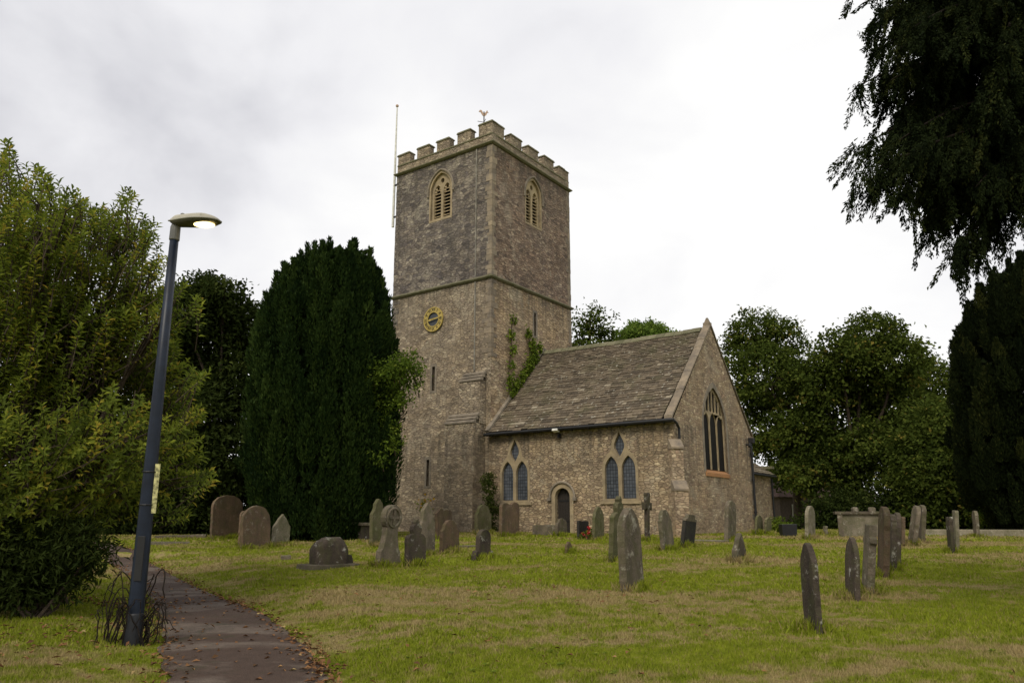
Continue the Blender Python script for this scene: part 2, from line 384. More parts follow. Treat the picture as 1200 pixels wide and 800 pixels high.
def grass_colour(g, pos, rnd=None):
    dry = g.noise(g.map(pos, (.2, .45, 1), (3.1, 1.7, 0)), 1., 6, .62, .6)
    fine = g.noise(pos, 3.5, 5, .65)
    d = g.math('ADD', g.math('MULTIPLY', g.math('SUBTRACT', dry, .5), 1.3), g.math('MULTIPLY', fine, .9))
    green = g.ramp(fine, [(.3, (.155, .195, .013)), (.7, (.275, .305, .026))])
    if rnd is not None: green = g.mix(.5, green, g.ramp(rnd, [(0, .55), (1, 1.35)]), 'MULTIPLY')
    c = g.mix(g.ramp(d, [(.44, 0.), (.58, .92)]), green, (.35, .27, .13))
    return c
def ground_mat():
    m, t, b = newmat('lawn_soil'); g = NG(t); ge = g.n('NewGeometry'); p = ge.outputs['Position']
    c = grass_colour(g, p); f = g.noise(p, 22, 5, .7); f2 = g.noise(g.map(p, (1, 1, .2)), 90, 3, .7)
    c = g.mix(.75, c, g.ramp(f, [(.3, .5), (.7, 1.3)]), 'MULTIPLY'); c = g.mix(.6, c, g.ramp(f2, [(.3, .5), (.7, 1.35)]), 'MULTIPLY')
    g.l(c, b.inputs['Base Color']); b.inputs['Roughness'].default_value = .95; b.inputs['Specular IOR Level'].default_value = .05
    g.l(g.bump(g.math('ADD', f, f2), .9, .04), b.inputs['Normal'])
    return m
M['ground'] = ground_mat()
def blade_mat():
    m, t, b = newmat('grass_blades'); g = NG(t); ge = g.n('NewGeometry'); at_ = g.n('Attribute', attribute_name='rnd')
    c = grass_colour(g, ge.outputs['Position'], at_.outputs['Fac']); c = g.mix(g.ramp(at_.outputs['Fac'], [(.86, 0.), (.9, .8)]), c, (.27, .20, .09))
    g.l(c, b.inputs['Base Color']); b.inputs['Roughness'].default_value = .7; b.inputs['Specular IOR Level'].default_value = .1
    tr = g.n('BsdfTranslucent'); g.l(c, tr.inputs[0]); ms = g.n('MixShader'); ms.inputs[0].default_value = .3
    g.l(b.outputs[0], ms.inputs[1]); g.l(tr.outputs[0], ms.inputs[2]); g.l(ms.outputs[0], t.nodes['Material Output'].inputs[0])
    return m
M['blade'] = blade_mat()
def path_mat():
    m, t, b = newmat('worn_tarmac'); g = NG(t); ge = g.n('NewGeometry'); p = ge.outputs['Position']
    a = g.noise(g.map(p, (.7, 1.3, 1), (1, 4, 0)), .75, 5, .55, .4); f = g.noise(p, 60, 4, .7); k = g.noise(p, 6, 5, .6)
    c = g.mix(g.ramp(a, [(.50, 0.), (.60, 1.)]), (.078, .050, .036), (.15, .115, .09))
    c = g.mix(.7, c, g.ramp(f, [(.3, .55), (.7, 1.4)]), 'MULTIPLY'); c = g.mix(.6, c, g.ramp(k, [(.3, .65), (.7, 1.2)]), 'MULTIPLY')
    agg = g.n('TexVoronoi'); agg.inputs['Scale'].default_value = 95; g.l(p, agg.inputs['Vector']); c = g.mix(.5, c, g.ramp(agg.outputs['Distance'], [(.1, 1.5), (.55, .55)]), 'MULTIPLY')
    c = g.mix(g.math('MULTIPLY', g.ramp(g.noise(p, 2.1, 6, .7), [(.56, 0.), (.66, 1.)]), .55), c, (.035, .036, .014))
    g.l(c, b.inputs['Base Color']); b.inputs['Roughness'].default_value = .85; g.l(g.bump(g.math('SUBTRACT', f, agg.outputs['Distance']), .8, .012), b.inputs['Normal'])
    return m
M['path'] = path_mat()
# ================================================================== GROUND
def build_ground():
    far = [60, 90, 140, 220, 360, 600, 1000, 1800, 3000]
    xs = [-f for f in reversed(far)] + list(np.arange(-44, -14, 1.5)) + list(np.arange(-14, 8, .36)) + list(np.arange(8, 45, 1.0)) + far
    ys = [-f for f in reversed(far)] + list(np.arange(-20, 4, 1.5)) + list(np.arange(4, 24, .36)) + list(np.arange(24, 60, 1.2)) + far
    V = [(x, y, gz(x, y)) for y in ys for x in xs]; n = len(xs)
    Q = np.array([(j * n + i, j * n + i + 1, (j + 1) * n + i + 1, (j + 1) * n + i) for j in range(len(ys) - 1) for i in range(n - 1)])
    o = npmesh('ground', V, Q, np.zeros(len(V)), M['ground']); o.data.polygons.foreach_set('use_smooth', [True] * len(Q))
    tag(o, 'mown churchyard lawn with dry tan patches', 'lawn', kind='structure')
build_ground()
def smooth_line(P, k=8):
    P = [np.array(p) for p in P]; P = [2 * P[0] - P[1]] + P + [2 * P[-1] - P[-2]]; R = []
    for i in range(1, len(P) - 2):
        for j in range(k):
            t = j / k; a, b, c, d = P[i - 1:i + 3]
            R.append(.5 * (2 * b + (c - a) * t + (2 * a - 5 * b + 4 * c - d) * t * t + (-a + 3 * b - 3 * c + d) * t ** 3))
    R.append(P[-2]); return R
SR, SL = smooth_line(PR), smooth_line(PL)
def build_path():
    V = []; m = 9
    for a, b in zip(SR, SL):
        for k in range(m):
            p = a + (b - a) * k / (m - 1); ed = .05 * (sin(a[1] * 5.1 + k) + sin(a[1] * 11.7)) if k in (0, m - 1) else 0
            p = p + (b - a) / np.linalg.norm(b - a) * ed
            V.append((p[0], p[1], gz(p[0], p[1]) + .022 + .02 * (1 - (2 * k / (m - 1) - 1) ** 2)))
    Q = np.array([(i * m + k, i * m + k + 1, (i + 1) * m + k + 1, (i + 1) * m + k) for i in range(len(SR) - 1) for k in range(m - 1)])[:, ::-1]
    o = npmesh('path', V, Q, np.zeros(len(V)), M['path']); o.data.polygons.foreach_set('use_smooth', [True] * len(Q))
    tag(o, 'worn brown tarmac path curving away past the lamp post', 'path', kind='structure')
build_path()

# ================================================================== CHURCH
PSI = .6267; CX, CY, CZ = 6.752, 32.156, .954
L, W, T0, TN, TL = 9.724, 9.476, .11, 7.777, 7.018
TW = -L - TL; TNO = T0 + TN; Z1, Z2 = 12.81, 20.32; EV, AP = 4.75, 9.62
church = empty('church', (CX, CY, CZ), -PSI)
tag(church, 'old rubble stone church with square battlemented clock tower and low chancel', 'church')
def sf(y): return lambda a, b, d: (a, y + d, b)         # a wall facing south
def ef(x): return lambda a, b, d: (x - d, a, b)         # a wall facing east
def arch(c, w_, z0, zs, rise, n=8):
    h = w_ / 2; R = (h * h + rise * rise) / (2 * h); th = math.asin(min(1, rise / R))
    if rise < h: th = math.asin(min(1, rise / R))
    r = [(c + h - R + R * cos(th * i / n), zs + R * sin(th * i / n)) for i in range(n + 1)]
    l = [(2 * c - x, z) for x, z in reversed(r[:-1])]
    return [(c - h, z0), (c + h, z0)] + r + l
def rect(x0, x1, z0, z1): return [(x0, z0), (x1, z0), (x1, z1), (x0, z1)]
def mirror(pts, c): return [(c + x, z) for x, z in pts] + [(c - x, z) for x, z in reversed(pts) if abs(x) > 1e-6]

# --- tower walls
BS, BE = -13.31, 3.99
slitS = [rect(-13.65, -13.45, 7.2, 8.5), rect(-13.88, -13.7, 2.28, 3.62)]; slitE = [rect(3.98, 4.18, 10.4, 11.7)]
def tower_stage(name, z0, z1, hs, he, mat, mat2):
    m = MB()
    m.panel(rect(TW, -L, z0, z1), hs, sf(T0), 0, .5); m.panel(rect(T0, TNO, z0, z1), he, ef(-L), 0, .5)
    m.poly([(TW, T0, z0), (TW, TNO, z0), (TW, TNO, z1), (TW, T0, z1)], [(0, 1, 2, 3)])
    m.poly([(TW, TNO, z0), (-L, TNO, z0), (-L, TNO, z1), (TW, TNO, z1)], [(0, 1, 2, 3)])
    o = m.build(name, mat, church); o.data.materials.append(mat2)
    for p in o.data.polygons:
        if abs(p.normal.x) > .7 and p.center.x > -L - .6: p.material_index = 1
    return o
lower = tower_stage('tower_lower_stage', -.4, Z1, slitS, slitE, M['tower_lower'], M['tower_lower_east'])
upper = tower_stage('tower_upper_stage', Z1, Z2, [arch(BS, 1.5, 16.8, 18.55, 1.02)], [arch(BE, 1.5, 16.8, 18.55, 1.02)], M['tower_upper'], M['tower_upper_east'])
for s_, fr in ((slitS, sf(T0)), (slitE, ef(-L))):
    for q in s_:
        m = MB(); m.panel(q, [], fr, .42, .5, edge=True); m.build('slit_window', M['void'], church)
        x0, x1, zz0, zz1 = q[0][0], q[1][0], q[0][1], q[2][1]
        m = MB(); m.panel(rect(x0 - .13, x1 + .13, zz0 - .12, zz1 + .14), [[(x0, zz0), (x1, zz0), (x1, zz1), (x0, zz1)]], fr, -.012, .1, edge=True)
        m.build('slit_surround', M['greystone'], church)
def quoins(name, cx, cy, dx, dy, z0, z1, mat, lo=.26, hi=.6):
    m = MB(); z = z0; k = 0
    while z < z1 - .1:
        h = min(random.uniform(.18, .42), z1 - z); a, b = (random.uniform(.3, hi), random.uniform(.16, .34)) if k % 2 else (random.uniform(.16, .34), random.uniform(.3, hi))
        p = random.uniform(.006, .02)
        xs = sorted((cx + dx * p, cx - dx * a)); ys = sorted((cy + dy * p, cy - dy * b))
        m.bb(xs[0], xs[1], ys[0], ys[1], z + .008, z + h - .008); z += h; k += 1
    return m.build(name, mat, church, bevel=0)
quoins('corner_stones', -L, T0, 1, -1, 8.6, Z1 - .1, M['quoin']); quoins('corner_stones', -L, T0, 1, -1, Z1 + .12, Z2 - .1, M['quoin_tan'], hi=.5)
quoins('corner_stones', -L, TNO, 1, 1, Z1 + .12, Z2 - .1, M['quoin']); quoins('corner_stones', TW, T0, -1, -1, 8, Z2 - .1, M['tower_upper'])
quoins('corner_stones', -L, TNO, 1, 1, 9, Z1 - .1, M['quoin'])
def ring(name, z, h, p, mat, inner=.3, par=church):
    """moulded string course right round the tower, sloped on top"""
    m = MB(); prof = [(-inner, z), (p * .45, z), (p, z + h * .35), (p, z + h * .55), (0.0, z + h), (-inner, z + h)]
    cs = [(TW, T0, -1, -1), (-L, T0, 1, -1), (-L, TNO, 1, 1), (TW, TNO, -1, 1)]; n = len(prof); V = []
    for cx, cy, dx, dy in cs: V += [(cx + dx * a, cy + dy * a, b) for a, b in prof]
    m.poly(V, [(c * n + i, c * n + (i + 1) % n, ((c + 1) % 4) * n + (i + 1) % n, ((c + 1) % 4) * n + i) for c in range(4) for i in range(n)], .4)
    return m.build(name, mat, par)
ring('string_course', Z1 - .1, .22, .15, M['mossy']); ring('string_course', Z2 - .08, .22, .17, M['mossy'])
m = MB(); pz0, pz1 = Z2 + .14, Z2 + .52
m.bb(TW, -L, T0, T0 + .42, pz0, pz1); m.bb(TW, -L, TNO - .42, TNO, pz0, pz1); m.bb(TW, TW + .42, T0 + .42, TNO - .42, pz0, pz1); m.bb(-L - .42, -L, T0 + .42, TNO - .42, pz0, pz1)
parapet = m.build('parapet', M['tower_lower'], church)
m = MB(); m.bb(TW + .3, -L - .3, T0 + .3, TNO - .3, Z2 - .3, Z2 + .05); m.build('tower_roof', M['lead'], church)
for a, b in ((TW, -L), ):
    m = MB()
    for yy in (T0, TNO - .42): m.bb(a, b, yy - .04, yy + .46, pz1, pz1 + .07)
    for xx in (TW, -L - .42): m.bb(xx - .04, xx + .46, T0 + .464, TNO - .464, pz1, pz1 + .07)
    m.build('parapet_coping', M['mossy'], church)
def merlon(x0, x1, y0, y1, up=0):
    m = MB(); z0 = pz1 + .072; z1 = z0 + .60 + up + random.uniform(-.03, .03); j = random.uniform(-.02, .02)
    m.bb(x0 + .004, x1 - .004, y0 + .004, y1 - .004, z0, z1); o = m.build('merlon', M['tower_lower'], church, bevel=.02)
    m = MB(); m.box(((x0 + x1) / 2 + j, (y0 + y1) / 2, z1 + .045), ((x1 - x0) / 2 + .05, (y1 - y0) / 2 + .05, .05), Matrix.Rotation(random.uniform(-.025, .025), 3, 'Y'), .5, .88); m.build('coping', M['mossy'], o)
ms, me_ = .95, 1.08; gs = (TL - 5 * ms) / 4; ge_ = (TN - 5 * me_) / 4
for i in range(5):
    x = TW + i * (ms + gs)
    merlon(x, x + ms, T0, T0 + .42, .07 if i == 4 else 0); merlon(x, x + ms, TNO - .42, TNO)
    if i in (1, 2, 3):
        y = T0 + i * (me_ + ge_); merlon(-L - .42, -L, y, y + me_); merlon(TW, TW + .42, y, y + me_)
merlon(-L - .42, -L, T0 + .424, T0 + me_, .07); merlon(-L - .42, -L, TNO - me_, TNO - .424)

# --- belfry windows
def belfry(c, fr):
    m = MB(); circ = [(c + .13 * cos(a), 19.13 + .15 * sin(a)) for a in np.linspace(0, 2 * pi, 10, endpoint=False)]
    hl = [arch(c + s_ * .335, .50, 16.93, 18.5, .42, 5) for s_ in (-1, 1)]
    m.panel(arch(c, 1.495, 16.8, 18.55, 1.02), hl + [circ], fr, .13, .30)
    wdw = m.build('belfry_window', M['freestone'], church)
    o_ = arch(c, 1.68, 16.70, 18.55, 1.13); i_ = arch(c, 1.48, 16.82, 18.55, 1.0)
    m = MB(); m.panel(o_, [i_], fr, -.015, .1, edge=True); m.build('surround', M['freestone'], wdw)
    m = MB(); hp = arch(c, 1.84, 18.3, 18.5, 1.24, 10)[2:]; hp = [(c + .92, 18.25)] + hp[:] + [(c - .92, 18.25)]
    m.tube([fr(a, b, -.05) for a, b in hp], .065, 6); m.build('hood_mould', M['greystone'], wdw)
    m = MB()
    for s_ in (-1, 1):
        for k in range(9):
            z = 17.02 + k * .195
            A = [fr(c + s_ * .335 + e_ * .252, z, .17) for e_ in (-1, 1)] + [fr(c + s_ * .335 + e_ * .252, z + .13, .40) for e_ in (-1, 1)]
            m.poly([Vector(q) for q in A] + [Vector(q) + Vector((0, 0, .045)) for q in A], [(0, 1, 3, 2), (4, 6, 7, 5), (0, 4, 5, 1), (2, 3, 7, 6), (0, 2, 6, 4), (1, 5, 7, 3)])
    m.build('louvre', M['pale_louvre'], wdw)
    m = MB()
    for s_ in (-1, 1):           # cusps in the light heads
        for q in (-1, 1):
            for zz in (18.5, 18.68): m.box(fr(c + s_ * .335 + q * (.2 - (zz - 18.5) * .3), zz, .2), (.055, .055, .055), Matrix.Rotation(.78, 3, 'Y') @ Matrix.Rotation(.78, 3, 'X'))
    m.build('cusp', M['freestone'], wdw)
    m = MB(); m.panel(rect(c - .9, c + .9, 16.6, 19.7), [], fr, .49, .5); m.build('dark_backing', M['void'], wdw)  # near-black sheet, painted darkness for the unlit void behind the louvres
belfry(BS, sf(T0)); belfry(BE, ef(-L))

# --- clock
def roman(txt, size):
    cu = bpy.data.curves.new('numeral', 'FONT'); cu.body = txt; cu.size = size; cu.align_x = 'CENTER'; cu.align_y = 'CENTER'; cu.extrude = .006; cu.resolution_u = 2
    o = bpy.data.objects.new('tmp', cu); COL.objects.link(o); bpy.context.view_layer.update()
    me = bpy.data.meshes.new_from_object(o.evaluated_get(bpy.context.evaluated_depsgraph_get())); bpy.data.objects.remove(o); return me
cc = (-13.58, 11.08); fS = sf(T0)
m = MB(); circ = lambda r, n=48: [(cc[0] + r * cos(a), cc[1] + r * sin(a)) for a in np.linspace(0, 2 * pi, n, endpoint=False)]
m.panel(circ(.66), [circ(.40)], fS, -.09, -.01, edge=True); clock = m.build('clock', M['gilt'], church)
m = MB(); m.panel(circ(.41), [], fS, -.04, -.005, edge=True); m.build('clock_face', plain('clock_face', (.05, .055, .065), .5), clock)
m = MB()
for r0, r1 in ((.68, .625), (.43, .38)): m.panel(circ(r0), [circ(r1)], fS, -.115, -.08, edge=True)
m.build('rim', M['gilt'], clock)
for k, t_ in enumerate('XII I II III IV V VI VII VIII IX X XI'.split()):
    a = pi / 2 - k * pi / 6; me = roman(t_, .22); p = Vector((cc[0] + .525 * cos(a), T0 - .097, cc[1] + .525 * sin(a)))
    me.transform(Matrix.Translation(p) @ Matrix.Rotation(pi / 2, 4, 'X') @ Matrix.Rotation(a - pi / 2, 4, 'Z') @ Matrix.Diagonal((1, 1.05, 1, 1)))
    link('numeral', me, M['black_iron'], clock)
def hand(ang, ln, wd):
    d = Vector((cos(ang), 0, sin(ang))); n = Vector((-sin(ang), 0, cos(ang))); o = Vector((cc[0], T0 - .14, cc[1])); mm = MB()
    P = [o - d * .1 + n * wd, o + d * ln * .8 + n * wd, o + d * ln, o + d * ln * .8 - n * wd, o - d * .1 - n * wd]
    mm.poly(P + [p + Vector((0, .02, 0)) for p in P], [(4, 3, 2, 1, 0), (5, 6, 7, 8, 9)] + [(i, (i + 1) % 5, 5 + (i + 1) % 5, 5 + i) for i in range(5)])
    mm.build('clock_hand', M['gilt'], clock)
hand(radians(6), .52, .035); hand(radians(188), .36, .045)
m = MB(); m.box((-10.77, T0 - .02, 14.1), (.035, .02, 6.15)); m.build('conductor_strip', plain('conductor', (.19, .175, .145), .8, 0, .5, 3), church)

# --- tower buttresses
def weather_cap(m, x0, x1, y0, y1, z0, z1):     # sloped cap: high at y1, low at y0
    m.poly([(x0, y0, z0), (x1, y0, z0), (x1, y1, z0), (x0, y1, z0), (x0, y1, z1), (x1, y1, z1), (x0, y0, z0 + .07), (x1, y0, z0 + .07)],
           [(3, 2, 1, 0), (0, 1, 7, 6), (6, 7, 5, 4), (4, 5, 2, 3), (0, 6, 4, 3), (1, 2, 5, 7)], .7)
def s_buttress(xs, ys, zs, cap):
    m = MB()
    for (x0, x1), y, (z0, z1) in zip(xs, ys, zs): m.bb(x0, x1, T0 - y, T0 + .05, z0, z1)
    o = m.build('buttress', M['tower_lower'], church)
    for (x0, x1), y, yn, (z0, z1) in zip(xs, ys, list(ys[1:]) + [0], zs):
        m = MB()
        for k in range(3):       # stepped weathering slabs
            a = y - (y - yn) * k / 3; b_ = y - (y - yn) * (k + 1) / 3
            weather_cap(m, x0 - .04, x1 + .04, T0 - a - .05, T0 - b_ + .03, z1 + k * cap / 3, z1 + (k + 1) * cap / 3)
        m.build('weathering', M['greystone'], o)
s_buttress([(-11.85, -10.05), (-11.35, -10.0)], [.95, .5], [(-.3, 5.2), (5.2, 7.35)], .55)
m = MB(); prof = [(TW + .05, -.3), (TW + .05, 5.0), (TW - .12, 4.6), (TW - .5, 2.9), (TW - 1.0, 1.2), (TW - 1.15, -.3)]
m.prism(prof, lambda a, b, d: (a, d, b), T0 + .0, T0 + 1.3); m.build('buttress', M['tower_lower'], church)

# --- chancel walls
def s_win(c):
    outer = mirror([(.87, 1.40), (.87, 2.75), (.82, 3.05), (.64, 3.36), (.44, 3.52), (.39, 3.75), (.35, 3.95), (.24, 4.17), (.10, 4.34), (0, 4.56)], c)
    outer = [(c - .87, 1.40)] + outer[:-1]
    return outer
def s_hole(c): return [(c + (x - c) * .93, 2.8 + (z - 2.8) * .96) for x, z in s_win(c)]
DC = -5.53
door_hole = arch(DC, .79, -.3, 1.6, .395, 8)
m = MB(); m.panel(rect(-L, 0, -.4, EV), [s_hole(-8.17), s_hole(-2.58), door_hole], sf(0), 0, .4); m.build('south_wall', M['chancel'], church)
def pane(hole, fr, d, name, mat, par):
    m = MB(); m.panel(hole, [], fr, d, d + .02); return m.build(name, mat, par)
for c in (-8.17, -2.58):
    lh = [arch(c + s_ * .415, .66, 1.48, 2.68, .62, 6) for s_ in (-1, 1)]
    alm = mirror([(0, 3.24), (.13, 3.42), (.24, 3.64), (.25, 3.80), (.17, 4.0), (.07, 4.18), (0, 4.34)], c)
    m = MB(); m.panel(s_win(c), lh + [alm], sf(0), -.02, .20, edge=True); wd = m.build('window', M['freestone'], church)
    for h in lh + [alm]: pane([(c0 + (x - c0) * 1.02, z) for (x, z), c0 in zip(h, [sum(p[0] for p in h) / len(h)] * len(h))], sf(0), .12, 'leaded_glass', M['leaded'], wd)
    m = MB(); m.bb(c - .98, c + .98, -.07, .1, 1.26, 1.395); m.build('sill', M['freestone'], wd)
# priest's door
m = MB(); m.panel(arch(DC, 1.15, -.3, 1.6, .575, 10), [arch(DC, .78, -.29, 1.6, .39, 10)], sf(0), -.02, .15, edge=True); m.build('door_surround', M['freestone'], church)
m = MB(); hp = [(DC + .66, 1.5)] + arch(DC, 1.30, 0, 1.6, .65, 10)[2:] + [(DC - .66, 1.5)]
m.tube([(a, -.05, b) for a, b in hp], .055, 6); m.box((DC - .68, -.06, 1.5), (.09, .06, .07)); m.box((DC + .68, -.06, 1.5), (.09, .06, .07)); m.build('hood_mould', M['greystone'], church)
m = MB()
for k in range(6): m.bb(DC - .41 + k * .137, DC - .41 + k * .137 + .131, .24, .29, -.3, 2.05)
door = m.build('door', M['oak'], church)
for z in (.5, 1.4): m = MB(); m.bb(DC - .38, DC + .22, .225, .238, z, z + .06); m.build('strap_hinge', M['black_iron'], door)
m = MB(); m.tube([(DC + .27, .2, 1.0 + .05 * sin(a)) if 0 else (DC + .27 + .05 * cos(a), .225, 1.0 + .05 * sin(a)) for a in np.linspace(0, 2 * pi, 12)], .01, 5); m.build('ring_handle', M['black_iron'], door)
# east gable
gy = W / 2
EW = arch(4.63, 2.75, 2.7, 4.7, 1.95, 12)
def rake(y): return AP - (AP - EV) * abs(y - gy) / gy
m = MB(); m.panel([(0, -.4), (W, -.4), (W, EV), (gy, AP), (0, EV)], [EW], ef(0), 0, .5); m.build('east_gable', M['gable'], church)
m = MB(); m.poly([(0, W, -.4), (-L, W, -.4), (-L, W, EV), (0, W, EV)], [(0, 1, 2, 3)]); m.build('north_wall', M['chancel'], church)
m = MB(); m.panel(arch(4.63, 3.15, 2.7, 4.7, 2.22, 12), [EW], ef(0), -.012, .1, edge=True); m.build('window_surround', M['greystone'], church)
lights = [arch(4.63 + k * .885, .80, 2.82, 4.9, .56, 6) for k in (-1, 0, 1)]
R_ = (1.375 ** 2 + 1.95 ** 2) / 2.75
def ez(x): return 4.7 + math.sqrt(max(0, R_ ** 2 - (abs(x) + R_ - 1.375) ** 2))
heads = []
for k in range(6):
    xc = (k - 2.5) * .405; x0, x1 = xc - .165, xc + .165
    zb = 5.30 if k in (0, 5) else 5.48
    tp = [(x, ez(x) - .12) for x in np.linspace(x1, x0, 5)]
    if min(t[1] for t in tp) > zb + .05: heads.append([(4.63 + x, z) for x, z in [(x0, zb + .05), (xc, zb - .03), (x1, zb + .05)] + tp])
m = MB(); m.panel(arch(4.63, 2.745, 2.7, 4.7, 1.945, 12), lights + heads, ef(0), .09, .17); ew = m.build('east_window', M['freestone'], church)
for h in lights + heads: pane([(4.63 + (y - 4.63) * 1.0, z) for y, z in h], ef(0), .15, 'dark_glass', M['dark_glass'], ew)
m = MB(); m.poly([(-.2, 3.2, 2.86), (.05, 3.2, 2.66), (.05, 6.06, 2.66), (-.2, 6.06, 2.86), (-.2, 3.2, 2.5), (.05, 3.2, 2.5), (.05, 6.06, 2.5), (-.2, 6.06, 2.5)], [(0, 1, 2, 3), (1, 5, 6, 2), (0, 4, 5, 1), (3, 2, 6, 7), (4, 7, 6, 5)]); m.build('sill', M['orange'], ew)

# --- chancel roof: individual stone tiles laid in courses
def tile_roof(name, x0, x1, eave, ridge, par, course=.175, wmin=.2, wmax=.5, thick=.028):
    """eave, ridge: (y, z) points of the slope; tiles along x"""
    m = MB(); ey, ez_ = eave; ry, rz = ridge; ln = math.hypot(ry - ey, rz - ez_); d = Vector((0, (ry - ey) / ln, (rz - ez_) / ln)); nrm = Vector((0, -d.z, d.y)) if d.y > 0 else Vector((0, d.z, -d.y))
    s_ = 0.; row = 0
    while s_ < ln - .05:
        ch = course * (1.25 - .5 * s_ / ln); x = x0 - random.uniform(0, .3)
        sag = .03 * sin(row * .9)
        while x < x1:
            w_ = random.uniform(wmin, wmax) * (1.2 - .4 * s_ / ln); xa, xb = max(x, x0), min(x + w_ - .012, x1)
            if xb - xa > .05:
                t = random.uniform(thick * .7, thick * 1.5); drop = random.uniform(-.025, .025); lift = random.uniform(0, .018)
                sagz = Vector((0, 0, -.05 * sin(pi * (xa - x0) / (x1 - x0)) * sin(pi * s_ / ln)))
                o = Vector((0, ey, ez_)) + sagz; a = s_ + drop; b_ = min(s_ + ch * 1.9, ln)
                P = []
                for q, up in ((a, t + .03 + lift), (b_, .004 + t * .5)):
                    for xx in (xa, xb): P.append(o + Vector((xx, 0, 0)) + d * q + nrm * up)
                for q, up in ((a, .03 + lift), (b_, -.02)):
                    for xx in (xa, xb): P.append(o + Vector((xx, 0, 0)) + d * q + nrm * up)
                m.poly(P, [(0, 1, 3, 2), (4, 6, 7, 5), (0, 4, 5, 1), (0, 2, 6, 4), (1, 5, 7, 3)])
            x += w_
        s_ += ch; row += 1
    return m.build(name, M['slate'], par)
roof = tile_roof('roof', -L + .02, -.40, (-.26, EV - .06), (gy, AP - .1), church)
tile_roof('north_slope', -L + .02, -.40, (W + .26, EV - .06), (gy, AP - .1), roof, .3, .4, .7)
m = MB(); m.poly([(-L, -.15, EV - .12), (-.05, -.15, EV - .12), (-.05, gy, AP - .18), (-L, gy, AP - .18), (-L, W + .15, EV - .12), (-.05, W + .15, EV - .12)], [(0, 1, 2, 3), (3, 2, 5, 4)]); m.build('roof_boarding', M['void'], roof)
m = MB(); x = -L + .02
while x < -.42:
    w_ = random.uniform(.42, .52); xe = min(x + w_ - .012, -.4); jz = random.uniform(-.012, .012) - .05 * sin(pi * (x + L) / L)
    P = []
    for xx in (x, xe):
        for dy, dz in ((-.24, -.17), (-.22, -.12), (0, .08), (.22, -.12), (.24, -.17)): P.append((xx, gy + dy, AP - .02 + dz + jz))
    m.poly(P, [(0, 5, 6, 1), (1, 6, 7, 2), (2, 7, 8, 3), (3, 8, 9, 4), (0, 1, 2, 3, 4), (9, 8, 7, 6, 5)]); x += w_
m.build('ridge_tiles', M['mossy'], roof)
# gable coping stones, kneelers, apex stone
m = MB()
for sgn in (-1, 1):
    ye = gy + sgn * (gy + .22); ln = math.hypot(gy + .22, AP - EV + .1); k = 0; q = 0.
    while q < ln - .05:
        st = min(random.uniform(.5, .75), ln - q); t0, t1 = q / ln, (q + st - .012) / ln
        P = []; jz = random.uniform(-.03, .03)
        for t in (t0, t1):
            y = ye + (gy - ye) * t; z = EV - .02 + (AP + .1 - EV) * t
            for xx, up in ((-.32, 0), (.05, 0), (.05, .08 + jz), (-.12, .12 + jz), (-.32, .08 + jz)): P.append((xx, y, z + up))
        m.poly(P, [(0, 1, 2, 3, 4), (9, 8, 7, 6, 5)] + [(i, 5 + i, 5 + (i + 1) % 5, (i + 1) % 5) for i in range(5)]); q += st
    m.bb(-.5, .09, min(ye, ye - sgn * .34), max(ye, ye - sgn * .34), EV - .22, EV - .02)
m.bb(-.3, .03, gy - .14, gy + .14, AP + .02, AP + .22); m.box((-.13, gy, AP + .34), (.13, .11, .13), None, .5, .3)
m.build('gable_coping', M['quoin'], church)
m = MB()   # weathering course where the roof meets the tower
for a, b in (((-.3, EV + .05), (gy, AP + .16)), ((gy, AP + .16), (TNO - .1, rake(TNO) + .25))):
    A, B = Vector((-L + .09, a[0], a[1])), Vector((-L + .09, b[0], b[1])); dd = (B - A).normalized()
    m.box((A + B) / 2, ((B - A).length / 2, .11, .05), Matrix((dd, Vector((1, 0, 0)), dd.cross(Vector((1, 0, 0))))).transposed())
m.build('weathering_course', M['greystone'], church)
# gutter, downpipes, lamps
m = MB(); m.tube([(x, -.34, EV - .13 + .012 * (x + L) / L) for x in np.linspace(-L - .05, .16, 12)], .075, 8); m.bb(-L - .02, 0, -.24, -.2, EV - .2, EV - .02)
for x in np.arange(-L + .4, 0, .9): m.bb(x - .02, x + .02, -.33, -.2, EV - .24, EV - .19)
gut = m.build('gutter', M['black_iron'], church)
m = MB(); m.tube([(.16, -.33, EV - .14), (.19, -.1, EV - .26), (.13, .22, EV - .42), (.13, .25, 2.15)], .055, 8)
for z in (2.4, 3.4): m.tube([(.13, .25, z), (.13, .25, z + .1)], .075, 8)
m.build('downpipe', M['black_iron'], church)
m = MB(); m.tube([(.1, W - .34, EV - .2), (.1, W - .34, -.3)], .06, 8); m.bb(.02, .26, W - .48, W - .2, EV - .35, EV - .1)
for z in (.9, 2.5, 3.8): m.tube([(.1, W - .34, z), (.1, W - .34, z + .1)], .08, 8)
m.build('downpipe', M['black_iron'], church)
m = MB(); m.box((-5.62, -.36, EV - .19), (.14, .1, .05), Matrix.Rotation(-.35, 3, 'X')); fl = m.build('floodlight', M['white_paint'], church)
m = MB(); m.box((-5.6, -.1, EV - .42), (.03, .1, .1)); m.tube([(-5.6, -.14, EV - .3), (-5.6, -.3, EV - .22)], .02, 6); m.build('bracket', M['black_iron'], fl)
m = MB(); m.tube([(.02, 8.6, 4.28), (.14, 8.6, 4.28), (.2, 8.6, 4.24), (.26, 8.6, 4.24)], [.05, .05, .13, .1], 10); m.build('floodlight', M['black_iron'], church)
